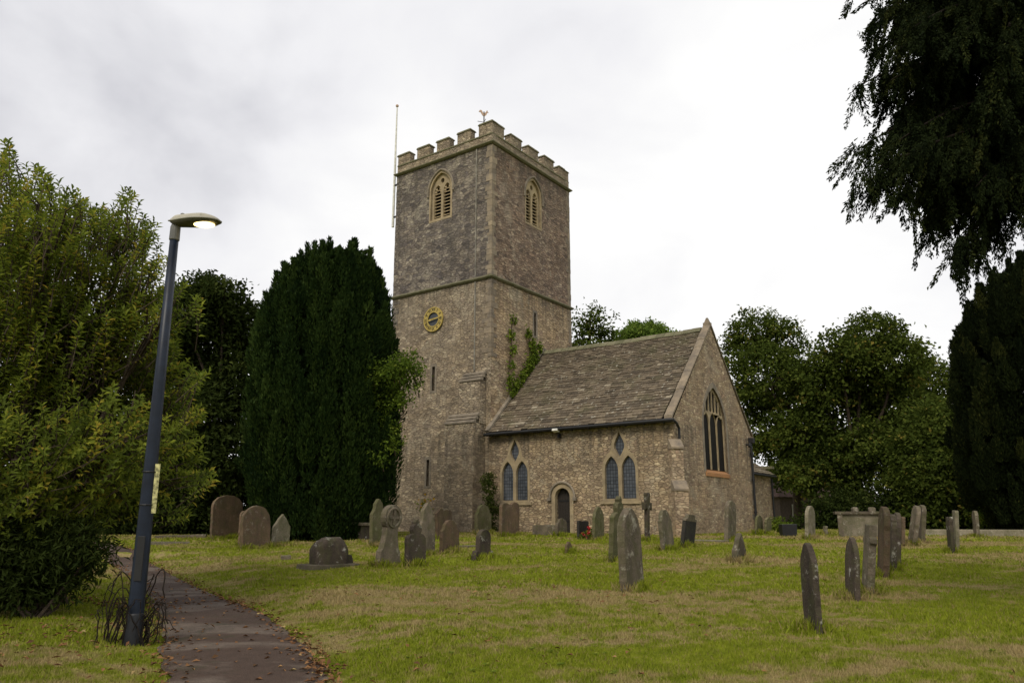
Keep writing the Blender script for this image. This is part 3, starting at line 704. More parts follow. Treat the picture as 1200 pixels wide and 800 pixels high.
# diagonal buttress on the south-east corner
RB = Matrix.Rotation(-pi / 4, 3, 'Z'); m = MB(); caps = []
for pj, z0, z1, hw in ((.52, -.4, 1.75, .29), (.28, 1.7, 3.45, .25)):
    m.box(RB @ Vector((pj / 2 - .15, 0, (z0 + z1) / 2)), (pj / 2 + .15, hw, (z1 - z0) / 2), RB)
for pj, pn, z, hw in ((.52, .28, 1.75, .31), (.28, 0, 3.45, .27)):
    P = [(pj + .05, z), (pj + .05, z + .08), (pn, z + .42), (pn - .1, z + .42), (pn - .1, z)]
    c2 = MB(); c2.prism(P, lambda a, b, d: tuple(RB @ Vector((a, d, b))), -hw, hw); caps.append(c2)
bt = m.build('buttress', M['gable'], church)
for c2 in caps: c2.build('weathering', M['quoin'], bt)
quoins('corner_stones', 0, W, 1, 1, 0, EV - .3, M['greystone'])
# north vestry wing
vx, vy, ve = -1.0, 15.3, 3.1
m = MB(); m.poly([(vx, W, -.4), (vx, vy, -.4), (vx, vy, ve), (vx, W, ve)], [(0, 1, 2, 3)]); m.poly([(vx, vy, -.4), (vx - 4.4, vy, -.4), (vx - 4.4, vy, ve), (vx - 2.2, vy, ve + 1.5), (vx, vy, ve)], [(0, 1, 2, 3, 4)]); m.poly([(vx - 4.4, W, -.4), (vx - 4.4, vy, -.4), (vx - 4.4, vy, ve), (vx - 4.4, W, ve)], [(0, 1, 2, 3)])
vest = m.build('vestry', M['gable'], church)
vr = tile_roof('vestry_roof', 0, vy + .1 - W, (-.25, ve - .05), (2.2, ve + 1.45), vest, .24)
vr.matrix_local = Matrix.Translation((vx, W, 0)) @ Matrix.Rotation(pi / 2, 4, 'Z')
m = MB(); m.poly([(vx - 2.2, W, ve + 1.42), (vx - 2.2, vy, ve + 1.42), (vx - 4.6, vy, ve - .1), (vx - 4.6, W, ve - .1)], [(0, 1, 2, 3)]); m.build('vestry_west_slope', M['slate'], vest)
m = MB(); m.tube([(vx + .3, W + .1, ve - .1), (vx + .3, vy + .1, ve - .12)], .07, 8); m.tube([(vx + .1, vy - .1, ve - .2), (vx + .1, vy - .1, -.3)], .055, 8); m.build('downpipe', M['black_iron'], church)
m = MB(); m.bb(vx - 2.0, vx + .15, vy - .05, vy + .35, ve + .35, ve + .5); m.bb(vx - 1.8, vx - .2, vy, vy + .3, -.3, ve + .35); m.build('end_coping', M['mossy'], vest)

# --- flagpole and weather vane on the tower
def chloc(x, y, z):
    return (CX + cos(PSI) * x + sin(PSI) * y, CY - sin(PSI) * x + cos(PSI) * y, CZ + z)
fp = empty('flagpole', chloc(TW - .34, .22, 17.2), -PSI); tag(fp, 'tall thin white flagpole fixed to the left corner of the church tower', 'flagpole')
m = MB(); m.tube([(0, 0, 0), (0, 0, 4), (0, 0, 7.7)], [.075, .065, .035], 10); m.build('pole', M['white_paint'], fp)
m = MB(); m.tube([(0, 0, 7.7), (0, 0, 7.76), (0, 0, 7.84), (0, 0, 7.9)], [.03, .09, .09, .02], 10); m.build('finial', M['copper'], fp)
m = MB()
for z in (.6, 2.6): m = MB(); m.box((.15, 0, z), (.2, .05, .04)); m.build('bracket', M['black_iron'], fp)
vn = empty('weather_vane', chloc(-13.05, 3.6, Z2 + .05), .3); tag(vn, 'copper cockerel weather vane above the church tower battlements', 'weather vane')
m = MB(); m.tube([(0, 0, 0), (0, 0, 4.45)], .035, 8); m.build('rod', M['black_iron'], vn)
m = MB(); m.tube([(-.4, 0, 3.75), (.4, 0, 3.75)], .018, 6); m.tube([(0, -.4, 3.75), (0, .4, 3.75)], .018, 6); m.build('compass_arm', M['black_iron'], vn)
ck = [(-.08, 0), (.06, 0), (.2, .14), (.28, .34), (.38, .36), (.30, .44), (.3, .54), (.22, .52), (.14, .36), (0, .26), (-.1, .3), (-.2, .5), (-.36, .5), (-.44, .34), (-.36, .3), (-.3, .34), (-.2, .16)]
m = MB(); m.prism(ck, lambda a, b, d: (a * .75, d, 4.15 + b * .75), -.02, .02); m.build('cockerel', M['copper'], vn)

# ================================================================== GRAVES
def half_profile(k, w, h):
    a = w / 2; A = lambda r0, rise, n=8: [(r0 * cos(t), h - rise + rise * sin(t)) for t in np.linspace(0, pi / 2, n)]
    def P(r0, rise, n=7):
        R = (r0 * r0 + rise * rise) / (2 * r0); th = math.asin(min(1, rise / R)); return [(r0 - R + R * cos(th * i / n), h - rise + R * sin(th * i / n)) for i in range(n + 1)]
    if k == 'round': return [(a, 0)] + A(a, a)
    if k == 'segment': return [(a, 0)] + A(a, .32 * w)
    if k == 'shoulder': return [(a, 0), (a, h - .42 * w), (.41 * w, h - .36 * w)] + A(.38 * w, .34 * w)
    if k == 'gothic': return [(a, 0)] + P(a, .75 * w)
    if k == 'gothicshoulder': return [(a, 0), (a, h - .92 * w), (.42 * w, h - .90 * w), (.40 * w, h - .78 * w)] + P(.38 * w, .72 * w)
    if k == 'point': return [(a, 0), (a * .97, h - .62 * w), (.2 * w, h - .22 * w), (0, h)]
    if k == 'ogee': return [(a, 0), (a, h - .80 * w), (.46 * w, h - .70 * w), (.33 * w, h - .56 * w), (.27 * w, h - .40 * w), (.25 * w, h - .26 * w), (.14 * w, h - .16 * w), (.09 * w, h - .06 * w), (0, h)]
    if k == 'cusped': return [(a, 0), (a, h - .75 * w), (.38 * w, h - .62 * w), (.20 * w, h - .56 * w), (.25 * w, h - .42 * w), (.22 * w, h - .28 * w), (.1 * w, h - .2 * w), (.13 * w, h - .1 * w), (0, h)]
    if k == 'flat': return [(a, 0), (a, h - .04), (a - .03, h), (0, h - .01)]
    if k == 'ledge': return [(a * .8, 0), (a * .84, h - .34), (a, h - .30), (a, h - .22), (a * .7, h - .20), (a * .66, h), (0, h)]
def full_profile(k, w, h):
    if k == 'wavy':
        a = w / 2; R = [(a, 0), (a, h - .16), (.44 * w, h - .06), (.34 * w, h - .01), (.22 * w, h), (.12 * w, h - .04), (.04 * w, h - .09), (-.06 * w, h - .09), (-.2 * w, h - .04), (-.34 * w, h - .05), (-.46 * w, h - .10), (-a, h - .2), (-a, 0)]
    elif k == 'doublehump':
        a = w / 2; R = [(a, 0), (a, h - .14), (.42 * w, h - .08), (.2 * w, h - .07), (0, h - .09), (-.06 * w, h - .05), (-.16 * w, h), (-.28 * w, h - .02), (-.38 * w, h - .1), (-a, h - .18), (-a, 0)]
    elif k == 'chipped':
        a = w / 2; R = [(a, 0), (a, h * .8), (.3 * w, h * .93), (.05 * w, h), (-.2 * w, h * .96), (-.3 * w, h * .8), (-.44 * w, h * .72), (-a, h * .55), (-a, 0)]
    else:
        hp = half_profile(k, w, h); R = hp + [(-x, z) for x, z in reversed(hp) if abs(x) > 1e-4]
    return [(R[0][0], -.3)] + R[1:-1] + [(R[-1][0], -.3)]
def roughen(pr, amt=.006):
    R = []
    for (a, b), (c, d) in zip(pr, pr[1:] + pr[:1]):
        k = max(1, int(math.hypot(c - a, d - b) / .09))
        for i in range(k): t = i / k; R.append((a + (c - a) * t + random.gauss(0, amt), b + (d - b) * t + (random.gauss(0, amt) if b > 0 else 0)))
    return R
STONES = []
UV_, VV_ = np.array([cos(PSI), -sin(PSI)]), np.array([sin(PSI), cos(PSI)])
HG = 'old headstones in the churchyard'
def stone(label, bx0, bx1, by, tx, ty, kind, mat, t=.11, wfix=None, yaw=None, name='headstone', cat='headstone', build=None):
    b = hit((bx0 + bx1) / 2, by); Y = b[1]; top = at(tx, ty, Y); h = top[2] - b[2]
    ex, _ = proj(b[0], b[1], b[2] + h); lean = math.atan((tx - ex) / max(8, by - ty))
    vd = unit(np.array([b[0], b[1]])); pp = np.array([vd[1], -vd[0]]); pw = (bx1 - bx0) / F * Y / cos(math.atan2(b[0], Y)) * .98
    ya = math.atan2(VV_[1], VV_[0]) + random.uniform(-.06, .06) if yaw is None else yaw
    W_ = lambda a: (abs(cos(a) * pp[0] + sin(a) * pp[1]), abs(-sin(a) * pp[0] + cos(a) * pp[1]))
    cw, ct = W_(ya)
    if wfix is None: wd = max(.22, (pw - t * ct) / max(cw, .15))
    else:
        wd = wfix; va = math.atan2(vd[1], vd[0])           # turn the stone until it shows the width it has in the photo
        ya = min((va + q for q in np.linspace(-.02, 1.2, 120)), key=lambda a: abs(wd * W_(a)[0] + t * W_(a)[1] - pw))
    o = empty('x') if build else None
    if build: o.name = name; build(o, wd, h, t, HM[mat])
    else:
        m = MB(); pr = roughen(full_profile(kind, wd, h)); m.prism(pr, lambda a, z, d: (a, d, z), -t / 2, t / 2)
        o = m.build(name, HM[mat], None, bevel=min(.016, t * .16))
    o.matrix_world = Matrix.Translation(Vector(b) + Vector((vd[0], vd[1], 0)) * t * .5) @ Matrix.Rotation(lean, 4, Vector((vd[0], vd[1], 0))) @ Matrix.Rotation(ya, 4, 'Z')
    tag(o, label, cat, HG if cat == 'headstone' else None); STONES.append((b[0], b[1], wd, ya)); return o

def ringcross(o, w, h, t, mat):
    m = MB(); r = w * .36
    pr = [(w * .5, -.3), (w * .5, .12), (w * .42, .16), (w * .40, .34), (w * .33, .40), (w * .24, h * .5), (w * .23, h - 1.75 * r)]
    pr += [(r * cos(a), h - r + r * sin(a)) for a in np.linspace(-1.0, pi / 2, 9)]
    pr = pr + [(-x, z) for x, z in reversed(pr) if abs(x) > 1e-4]
    m.prism(pr, lambda a, z, d: (a, d, z), -t / 2, t / 2); m.build('slab', mat, o, bevel=.014)
    m = MB(); m.tube([(r * .72 * cos(a), -t / 2 - .005, h - r + r * .72 * sin(a)) for a in np.linspace(0, 2 * pi, 20)], .03, 6); m.box((0, -t / 2 - .01, h - r), (r * .6, .02, .03)); m.box((0, -t / 2 - .012, h - r), (.03, .02, r * .6)); m.build('carved_cross', mat, o)
def latin(o, w, h, t, mat):
    a = .085; z = h * .72; r = min(.26, w * .5)
    pr = [(.17, -.3), (.15, .1), (a, .22), (a, z - a), (r - .05, z - a - .02), (r, z - a - .05), (r, z + a + .05), (r - .05, z + a + .02), (a, z + a), (a + .05, h - .05), (a + .02, h)]
    pr = pr + [(-x, q) for x, q in reversed(pr)]
    m = MB(); m.prism(pr, lambda a, q, d: (a, d, q), -t / 2, t / 2); m.build('cross_shaft', mat, o, bevel=.014)
    m = MB(); m.box((0, 0, 0), (.28, .2, .10), None, .5, .85); m.build('plinth', mat, o, bevel=.015)
def plinthed(kind):
    def f(o, w, h, t, mat):
        m = MB(); m.prism(full_profile(kind, w * .84, h), lambda a, z, d: (a, d, z), -t / 2, t / 2); m.build('slab', mat, o, bevel=.014)
        m = MB(); m.box((0, 0, .0), (w * .5, t * 1.1, .13), None, .5, .94); m.build('plinth', mat, o, bevel=.015)
    return f
def scrollbase(o, w, h, t, mat):
    m = MB(); m.prism(full_profile('round', w * .72, h), lambda a, z, d: (a, d, z), -t / 2, t / 2); m.build('slab', mat, o, bevel=.014)
    m = MB(); pr = [(w * .58, -.2), (w * .58, .10), (w * .52, .2), (w * .44, .22), (w * .38, .16), (w * .36, .04)]
    for s_ in (-1, 1): m = MB(); mm = [(s_ * x, z) for x, z in pr] + [(s_ * w * .3, -.2)]; m.prism(mm, lambda a, z, d: (a, d, z), -t * .55, t * .55); m.build('scroll_foot', mat, o, bevel=.01)
def capped(o, w, h, t, mat):
    m = MB(); m.prism(full_profile('flat', w, h * .8), lambda a, z, d: (a, d, z), -t / 2, t / 2); m.build('slab', mat, o, bevel=.012)
    m = MB(); m.prism([(w * .52, h * .79), (w * .5, h * .86), (w * .34, h * .88), (w * .26, h), (-w * .26, h), (-w * .34, h * .88), (-w * .5, h * .86), (-w * .52, h * .79)], lambda a, z, d: (a, d, z), -t * .55, t * .55); m.build('head', HM['grey'], o, bevel=.012)

stone('tall brown headstone with a low rounded top, leftmost in the churchyard before the dark trees', 248, 281, 632, 267, 580, 'segment', 'brown', .14)
stone('thin headstone edge mostly hidden behind the round topped stone beside the pointed one', 279, 290, 639, 287, 598, 'round', 'brown', .1)
stone('broad round topped brown headstone standing left of the small pale pointed one', 283, 315, 643, 300, 592, 'round', 'brown', .14)
stone('small pale pointed headstone beside the broad round topped one under the yew', 318, 338, 640, 331, 602, 'point', 'pale', .12)
stone('pointed headstone just behind and left of the ring headed cross stone', 433, 452, 640, 443, 584, 'ogee', 'green', .14)
stone('tall grey stone with a round cross carved head and a wide stepped foot', 437, 470, 664, 460, 591, '', 'grey', .16, build=ringcross, name='cross_headstone')
stone('short dark headstone with a knobbed cusped top beside the ring headed cross stone', 474, 499, 663, 487, 608, 'cusped', 'dark', .14)
stone('tall grey pointed headstone right behind the short dark knobbed one', 490, 510, 651, 500, 589, 'gothicshoulder', 'grey', .13)
stone('dark brown headstone with an uneven double humped top near the tower foot', 511, 531, 631, 519, 595, 'doublehump', 'brown', .12)
stone('warm brown shouldered headstone in the open grass before the tower', 515, 538, 648, 527, 609, 'shoulder', 'brown', .12)
stone('small dark leaning round headstone with scroll feet in the middle of the lawn', 554, 577, 655, 567, 620, '', 'dark', .14, build=scrollbase)
stone('green tinged round headstone at the foot of the tower corner buttress', 556, 576, 626, 566, 591, 'shoulder', 'green', .16)
stone('broad brown headstone with a wavy two humped top under the left chancel window', 585, 609, 628, 597, 588, 'wavy', 'brown', .14)
stone('tiny pointed marker stone alone on the lawn before the church door', 662, 671, 648, 666, 634, 'gothic', 'brown', .08)
stone('low leaning grey stone standing right in front of the church door', 651, 665, 628, 657, 607, 'chipped', 'grey', .12)
stone('polished dark headstone beside the red flowers near the church door', 676, 690, 631, 683, 610, 'flat', 'slate', .1)
stone('slender pale pointed headstone just right of the red flowers', 694, 708, 632, 701, 593, 'gothic', 'green', .12)
stone('ornate topped headstone half hidden behind the big pointed stone in mid lawn', 713, 733, 657, 725, 581, 'cusped', 'green', .13)
stone('tall grey pointed headstone, largest on the middle of the lawn', 727, 755, 692, 735, 595, 'gothic', 'grey', .15)
stone('weathered stone cross before the chancel wall right of the second window', 751, 766, 634, 758, 577, '', 'dark', .14, build=latin, name='cross_headstone')
stone('tall grey headstone leaning left in front of the chancel corner', 775, 791, 645, 777, 597, 'shoulder', 'grey', .13)
stone('very dark slate headstone with a grey head, leaning sharply right', 797, 813, 641, 809, 602, '', 'slate', .12, build=capped)
stone('tall narrow grey headstone seen on edge before the east gable', 849, 862, 634, 856, 586, 'round', 'grey', .15)
stone('small squat pointed headstone alone on the grass before the east gable', 858, 874, 659, 866, 624, 'point', 'grey', .13)
stone('near dark pointed headstone blotched white with lichen, closest to the camera', 944, 963, 740, 946, 636, 'gothic', 'dark', .075, .46)
stone('far pale round headstone standing alone left of the chest tomb', 944, 955, 632, 949, 592, 'round', 'pale', .13)
stone('short brown headstone, first of the row receding on the right', 992, 1007, 703, 998, 629, 'gothic', 'dark', .08, .5)
stone('grey headstone with a ledge below its broken top, second in the right hand row', 1010, 1024, 696, 1020, 614, 'ledge', 'grey', .12, .5)
stone('tall round headstone, tallest of the row receding on the right', 1029, 1041, 677, 1036, 593, 'round', 'brown', .12, .55)
stone('mottled white headstone tucked behind the tallest of the right hand row', 1040, 1050, 668, 1045, 602, 'shoulder', 'dark', .11, .5)
stone('slim dark headstone at the far end of the right hand row', 1047, 1055, 662, 1051, 600, 'round', 'dark', .1, .5)
stone('pinkish narrow headstone just beyond the right hand row', 1054, 1060, 640, 1057, 605, 'flat', 'brown', .1, .45)
stone('leaning grey headstone, left of the tall far pair by the kerb', 1064, 1073, 639, 1074, 591, 'round', 'grey', .14, .55)
stone('upright grey headstone, right of the tall far pair by the kerb', 1074, 1083, 636, 1080, 591, 'round', 'grey', .14, .55)
stone('thin dark headstone with a pale yellow top on the right of the lawn', 1112, 1119, 648, 1112, 605, 'flat', 'dark', .1, .4)
stone('narrow pale mottled headstone right behind the yellow topped one', 1118, 1124, 644, 1119, 598, 'flat', 'pale', .1, .4)
stone('far grey headstone with ivy on its top, rightmost below the dark yew', 1142, 1148, 630, 1142, 598, 'round', 'grey', .12, .45)
stone('dark greenish headstone leaning against the corner beside the vestry', 885, 894, 626, 889, 603, 'round', 'green', .1)
stone('small green headstone in front of the vestry wall', 896, 904, 626, 900, 606, 'segment', 'green', .1)
stone('tiny far pale stump of a headstone between the round stone and the chest tomb', 965, 970, 626, 967, 616, 'flat', 'pale', .1, .3)

def lump(name, mat, sx, sy, sz, seed, par=None, flat=.0):
    bm = bmesh.new(); bmesh.ops.create_icosphere(bm, subdivisions=4, radius=1)
    from mathutils import noise
    for v in bm.verts:
        d = noise.noise(v.co * 1.6 + Vector((seed, 0, 0))) * .16 + noise.noise(v.co * 4.5 + Vector((0, seed, 0))) * .10
        c = v.co * (1 + d); c.x = math.copysign(abs(c.x) ** .55, c.x); c.y = math.copysign(abs(c.y) ** .7, c.y); c.z = max(-.3, min(1, abs(c.z) ** .6 * math.copysign(1, c.z)))
        v.co = Vector((c.x * sx, c.y * sy, c.z * sz))
    me = bpy.data.meshes.new(name); bm.to_mesh(me); bm.free(); me.polygons.foreach_set('use_smooth', [True] * len(me.polygons))
    return link(name, me, mat, par)
p = hit(385, 665); mt = empty('mound_tomb', p, .7); tag(mt, 'squat dome shaped tomb crusted with lichen on a low stone base by the path', 'tomb')
lm = lump('dome', HM['dark'], .42, .33, .68, 3., mt)
m = MB(); m.box((0, 0, .02), (.62, .42, .07), None, .5, .95); m.build('base', HM['grey'], mt, bevel=.02); m = MB(); m.box((.47, .05, .16), (.12, .14, .12), Matrix.Rotation(.3, 3, 'Z'), .5, .7); m.build('side_block', HM['dark'], mt, bevel=.03)
p = hit(1012, 629); ct = empty('chest_tomb', p, math.atan2(p[1], p[0]) - pi / 2 + .1); tag(ct, 'large stone chest tomb with a flat lid beyond the row on the right', 'tomb')
k_ = p[1] / F
m = MB(); m.box((0, .45, .35), (24 * k_, .42, .53)); m.build('chest', HM['pale'], ct); m = MB(); m.box((0, .45, .93), (28 * k_, .52, .055)); m.build('lid', HM['grey'], ct, bevel=.015)
m = MB()
for sx in (-1, 1): m = MB(); m.box((sx * 23 * k_, .01, .37), (.09, .05, .5)); m.build('corner_pilaster', HM['grey'], ct)
for px, nm in ((1002, 'round'), (1022, 'flat')):
    q = lump('stone_ball', HM['grey'], .13, .13, .14, px); q.location = Vector(at(px, 601, p[1] + .45)) ; q.location.z = p[2] + 1.02
    tag(q, 'small worn stone lump on the %s end of the chest tomb lid' % ('left' if px == 1002 else 'right'), 'stone')
def slab(name, label, px, py, sx, sy, sz, rz, mat, cat, zoff=0):
    p = hit(px, py); m = MB(); m.box((0, 0, 0), (sx, sy, sz)); o = m.build(name, mat, None, bevel=.02); o.location = (p[0], p[1], p[2] + zoff); o.rotation_euler = (random.uniform(-.03, .03), random.uniform(-.03, .03), rz); tag(o, label, cat); return o
slab('grave_kerb', 'long low stone kerb lying in the grass behind the lamp post', 212, 630, 1.0, .12, .12, .15, HM['grey'], 'kerb')
slab('grave_kerb', 'nearer pale stone kerb lying tilted behind the lamp post', 195, 638, .75, .1, .11, .45, HM['pale'], 'kerb')
slab('ledger_slab', 'flat grey slab lying in the grass left of the small scroll footed stone', 549, 641, .28, .18, .06, .6, HM['grey'], 'slab')
slab('broken_slab', 'broad broken grey slab lying against the wall left of the door', 640, 627, .62, .1, .3, -PSI, HM['grey'], 'slab', .12)
slab('ledger_slab', 'pale flat ledger lying on the grass right of the leaning dark slate', 828, 634, .7, .4, .05, -PSI, HM['pale'], 'slab')
slab('footstone', 'half buried small footstone in grass left of the dome tomb', 335, 655, .13, .12, .1, .3, HM['grey'], 'stone')
p = hit(415, 632); tt = empty('table_tomb', p, -PSI); tag(tt, 'dark low table tomb with a flat slab under the yew beside the tower', 'tomb')
m = MB(); m.box((0, 0, .62), (.85, .45, .05), Matrix.Rotation(.06, 3, 'Y')); m.build('slab', HM['grey'], tt, bevel=.015)
for sx in (-1, 1): m = MB(); m.box((sx * .62, 0, .25), (.1, .34, .36)); m.build('support', HM['dark'], tt, bevel=.015)
a_, b_ = hit(1080, 627), hit(1230, 629); m = MB(); d_ = Vector(b_ - a_); m.box((Vector(a_) + Vector(b_)) / 2 + Vector((0, 0, .1)), (d_.length / 2, .14, .16), Matrix.Rotation(math.atan2(d_.y, d_.x), 3, 'Z'))
tag(m.build('low_wall', HM['pale'], None, bevel=.03), 'low pale stone kerb wall along the far right of the lawn', 'wall')

# ================================================================== LAMP POST
lb = hit(155, 756); lp = empty('lamp_post', lb); tag(lp, 'tall dark blue tapered street lamp post with its lantern lit beside the path', 'lamp post')
ph = at(204, 268, lb[1])[2] - lb[2]
m = MB(); m.tube([(0, 0, -.2), (0, 0, .02), (0, 0, .05), (0, 0, 1.2), (0, 0, ph * .6), (0, 0, ph - .02)], [.098, .098, .094, .088, .070, .054], 20)
pole = m.build('pole', plain('blue_paint', (.007, .012, .024), .42, 0, .4, 7, .3), lp, smooth=True)
m = MB(); m.tube([(0, 0, -.1), (0, 0, .0), (0, 0, .35), (0, 0, .37)], [.102, .102, .098, .092], 20); m.build('base_sleeve', plain('black_paint', (.010, .011, .014), .5, 0, .4), lp, smooth=True)
m = MB(); m.tube([(0, 0, ph - .17), (0, 0, ph - .16), (0, 0, ph + .02), (0, 0, ph + .05)], [.058, .066, .064, .055], 16); m.build('collar', plain('grey_metal', (.11, .11, .10), .5), lp)
def ell_lantern():
    hd = empty('lantern'); hd.parent = lp; hd.location = (0, 0, ph + .04); hd.rotation_euler = (0, radians(3), radians(-14)); n, mm = 28, 9; LN = .72
    def prof(t):    # half width and top height along the length
        wd = .155 * (math.sqrt(max(0, 1 - ((t - .60) / .42) ** 2)) if t > .60 else .52 + .48 * sin(pi / 2 * (t / .60)) ** 1.2)
        return wd
    # canopy (upper shell) and lower tray share the rim
    def shell(zf, name, mat, cap):
        V = []; 
        for i in range(n + 1):
            t = i / n; x = -.06 + LN * t; wd = max(prof(t), .004)
            for j in range(mm): a = pi * j / (mm - 1); V.append((x, wd * cos(a), zf(t, sin(a), wd)))
        Q = np.array([(i * mm + j, i * mm + j + 1, (i + 1) * mm + j + 1, (i + 1) * mm + j) for i in range(n) for j in range(mm - 1)])
        o = npmesh(name, V, Q, np.full(len(V), .5), mat, hd); o.data.polygons.foreach_set('use_smooth', [True] * len(Q)); return o
    env = lambda t: min(1, (t * 9) ** .5) * min(1, max(0, (1 - t) * 3.2) ** .5)
    shell(lambda t, s_, wd: .045 + .105 * env(t) * s_ ** .8, 'canopy', ashlar('lantern_canopy', (.50, .48, .40), (.34, .32, .26), (.10, .10, .07), .5), 0)
    shell(lambda t, s_, wd: .045 - .05 * env(t) * s_ ** .5, 'tray', plain('tray_grey', (.075, .07, .055), .5), 0)
    m = MB(); V = []
    m.tube([(-.06 + LN * t, s_ * prof(t) * 1.0, .045) for s_, ts in ((1, np.linspace(0, 1, 20)), (-1, np.linspace(1, 0, 20))) for t in ts], .011, 5); m.build('rim', plain('rim_grey', (.22, .21, .17), .5), hd)
    em, t, b = newmat('lamp_glow'); b.inputs['Emission Color'].default_value = (1, .74, .30, 1); b.inputs['Emission Strength'].default_value = 2.2; b.inputs['Base Color'].default_value = (.9, .8, .5, 1)
    bm = bmesh.new(); bmesh.ops.create_uvsphere(bm, u_segments=20, v_segments=10, radius=1); me = bpy.data.meshes.new('bowl'); bm.to_mesh(me); bm.free()
    me.transform(Matrix.Translation((.44, 0, -.002)) @ Matrix.Diagonal((.15, .10, .032, 1))); me.polygons.foreach_set('use_smooth', [True] * len(me.polygons)); link('bowl', me, em, hd)
    m = MB(); m.tube([(.085, 0, .115), (.085, 0, .165), (.085, 0, .172)], [.03, .03, .02], 10); m.build('photocell', plain('cell', (.12, .12, .1), .5), hd)
    m = MB(); m.tube([(0, 0, -.06), (0, 0, .06)], .05, 12); m.build('spigot', M['black_iron'], hd)
ell_lantern()
dm = MB(); dm.box((.02, -.091, 1.0), (.045, .008, .26)); dm.build('access_door', M['black_iron'], lp, bevel=.004)
nz = at(176, 572, lb[1])[2] - lb[2]
m = MB(); m.box((.092, -.03, nz), (.04, .006, .30)); m.build('notice', plain('faded_notice', (.36, .34, .15), .6, 0, .9, 22), lp)
m = MB()
for z in (nz - .2, nz + .2): m = MB(); m.tube([(.089 * cos(a), .089 * sin(a), z) for a in np.linspace(0, 2 * pi, 16)], .008, 5); m.build('cable_tie', M['black_iron'], lp)

# ================================================================== FOLIAGE
def rdir(n, g=RNG): return unit(g.normal(size=(n, 3)))
def crown(name, mat, parent, blobs, clumps, per, sig, l, wd, hollow=.45, up=.25, out=.8, tone=.45, spread=.17, g=RNG, base=np.zeros(3)):
    """blobs: (centre, radius, (sx,sy,sz)); leaves gather in clumps through each blob"""
    wt = np.array([b[1] ** 2.2 for b in blobs]); wt /= wt.sum(); P, D, Nn, Rn = [], [], [], []
    for (c, r, s), q in zip(blobs, wt):
        k = max(2, int(clumps * q)); d = rdir(k, g); u = hollow + (1 - hollow) * g.random(k) ** .6
        cp = np.array(c) + d * (u * r)[:, None] * np.array(s)
        n_ = (per * g.uniform(.5, 1.5, k)).astype(int).clip(1); ct_ = np.clip(g.normal(tone, spread, k), 0, 1)
        idx = np.repeat(np.arange(k), n_); m_ = len(idx)
        P.append(cp[idx] + g.normal(size=(m_, 3)) * sig * np.array([1, 1, .7])); dd = rdir(m_, g)
        D.append(dd + d[idx] * out + np.array([0, 0, -.15])); Nn.append(d[idx] * .6 + rdir(m_, g) * .7 + np.array([0, 0, up + .4])); Rn.append(np.clip(ct_[idx] + g.normal(0, .13, m_), 0, 1))
    P, D, Nn, Rn = map(np.concatenate, (P, D, Nn, Rn)); n = len(P)
    return leaf_mesh(name, P - base, D, Nn, l * g.uniform(.6, 1.3, n), wd * g.uniform(.7, 1.2, n), Rn, mat, parent)
def limbs(name, base, blobs, r0, fork, mat, parent, g=RNG):
    m = MB(); top = Vector((0, 0, fork)); m.tube([(0, 0, -.3), (0, 0, .05), (0, 0, fork * .5), tuple(top)], [r0 * 1.35, r0 * 1.1, r0 * .9, r0 * .75], 10)
    for c, r, s in blobs:
        e_ = Vector(np.array(c) - base); md = top.lerp(e_, .5) + Vector((g.normal(0, .3), g.normal(0, .3), abs(g.normal(0, .4)))); rr = min(r0 * .5, .05 + r * .05)
        m.tube([tuple(top - Vector((0, 0, .2))), tuple(top.lerp(md, .5)), tuple(md), tuple(e_)], [rr * 1.2, rr, rr * .7, rr * .35], 6)
        for _ in range(4):
            d = Vector(rdir(1, g)[0]) * r * .8; m.tube([tuple(md.lerp(e_, .6)), tuple(e_ + d * .4), tuple(e_ + d)], [rr * .4, rr * .25, .012], 5)
    return m.build(name, mat, parent, smooth=True, uv=False)
def pxblobs(L_, Y, seed, dep=1.0, s=(1, 1, 1)):
    g = np.random.default_rng(seed); R = []
    for q in L_:
        px, py, r = q[:3]; y = Y + g.uniform(-1, 1) * dep; R.append((at(px, py, y), r / F * y * 1.05, s))
    return R
def tree(name, label, cat, px, py, Y, L_, seed, mat, clumps, per, sig, l, wd, r0=.25, fork=2.5, dep=1.5, tone=.45, hollow=.45, group=None, out=.8):
    b = at(px, py, Y); b[2] = gz(b[0], b[1]); t = empty(name, b); tag(t, label, cat, group); g = np.random.default_rng(seed)
    bl = [(c, r * (.9 if Y > 40 else 1), s) for c, r, s in pxblobs(L_, Y, seed, dep)]
    limbs('trunk', b, bl, r0, fork, M['bark'], t, g); crown('crown', mat, t, bl, clumps, per, sig, l, wd, tone=tone, g=g, base=b, hollow=hollow, out=out); return t
BG = 'broadleaf trees beyond the churchyard'
tree('oak_tree', 'loose topped tree rising behind the right slope of the gable', 'tree', 938, 620, 58,
     [(885, 392, 32), (915, 405, 34), (868, 420, 26), (900, 440, 42), (872, 470, 30), (930, 460, 38), (895, 500, 40), (935, 530, 40), (925, 555, 20)], 21, M['oakleaf'], 800, 34, .34, .28, .19, .4, 4, 2.2, .5, group=BG)
tree('oak_tree', 'broad spreading tree with sky showing through, largest right of the church', 'tree', 1010, 622, 54,
     [(1022, 398, 34), (985, 420, 34), (1050, 425, 36), (1012, 440, 46), (960, 455, 36), (1085, 455, 36), (985, 490, 44), (1045, 480, 46), (1080, 500, 40), (940, 510, 34), (970, 535, 36), (1020, 530, 40), (1065, 540, 36), (945, 555, 26), (1000, 565, 28)], 22, M['oakleaf'], 1900, 34, .34, .28, .19, .45, 4, 2.5, .52, group=BG)
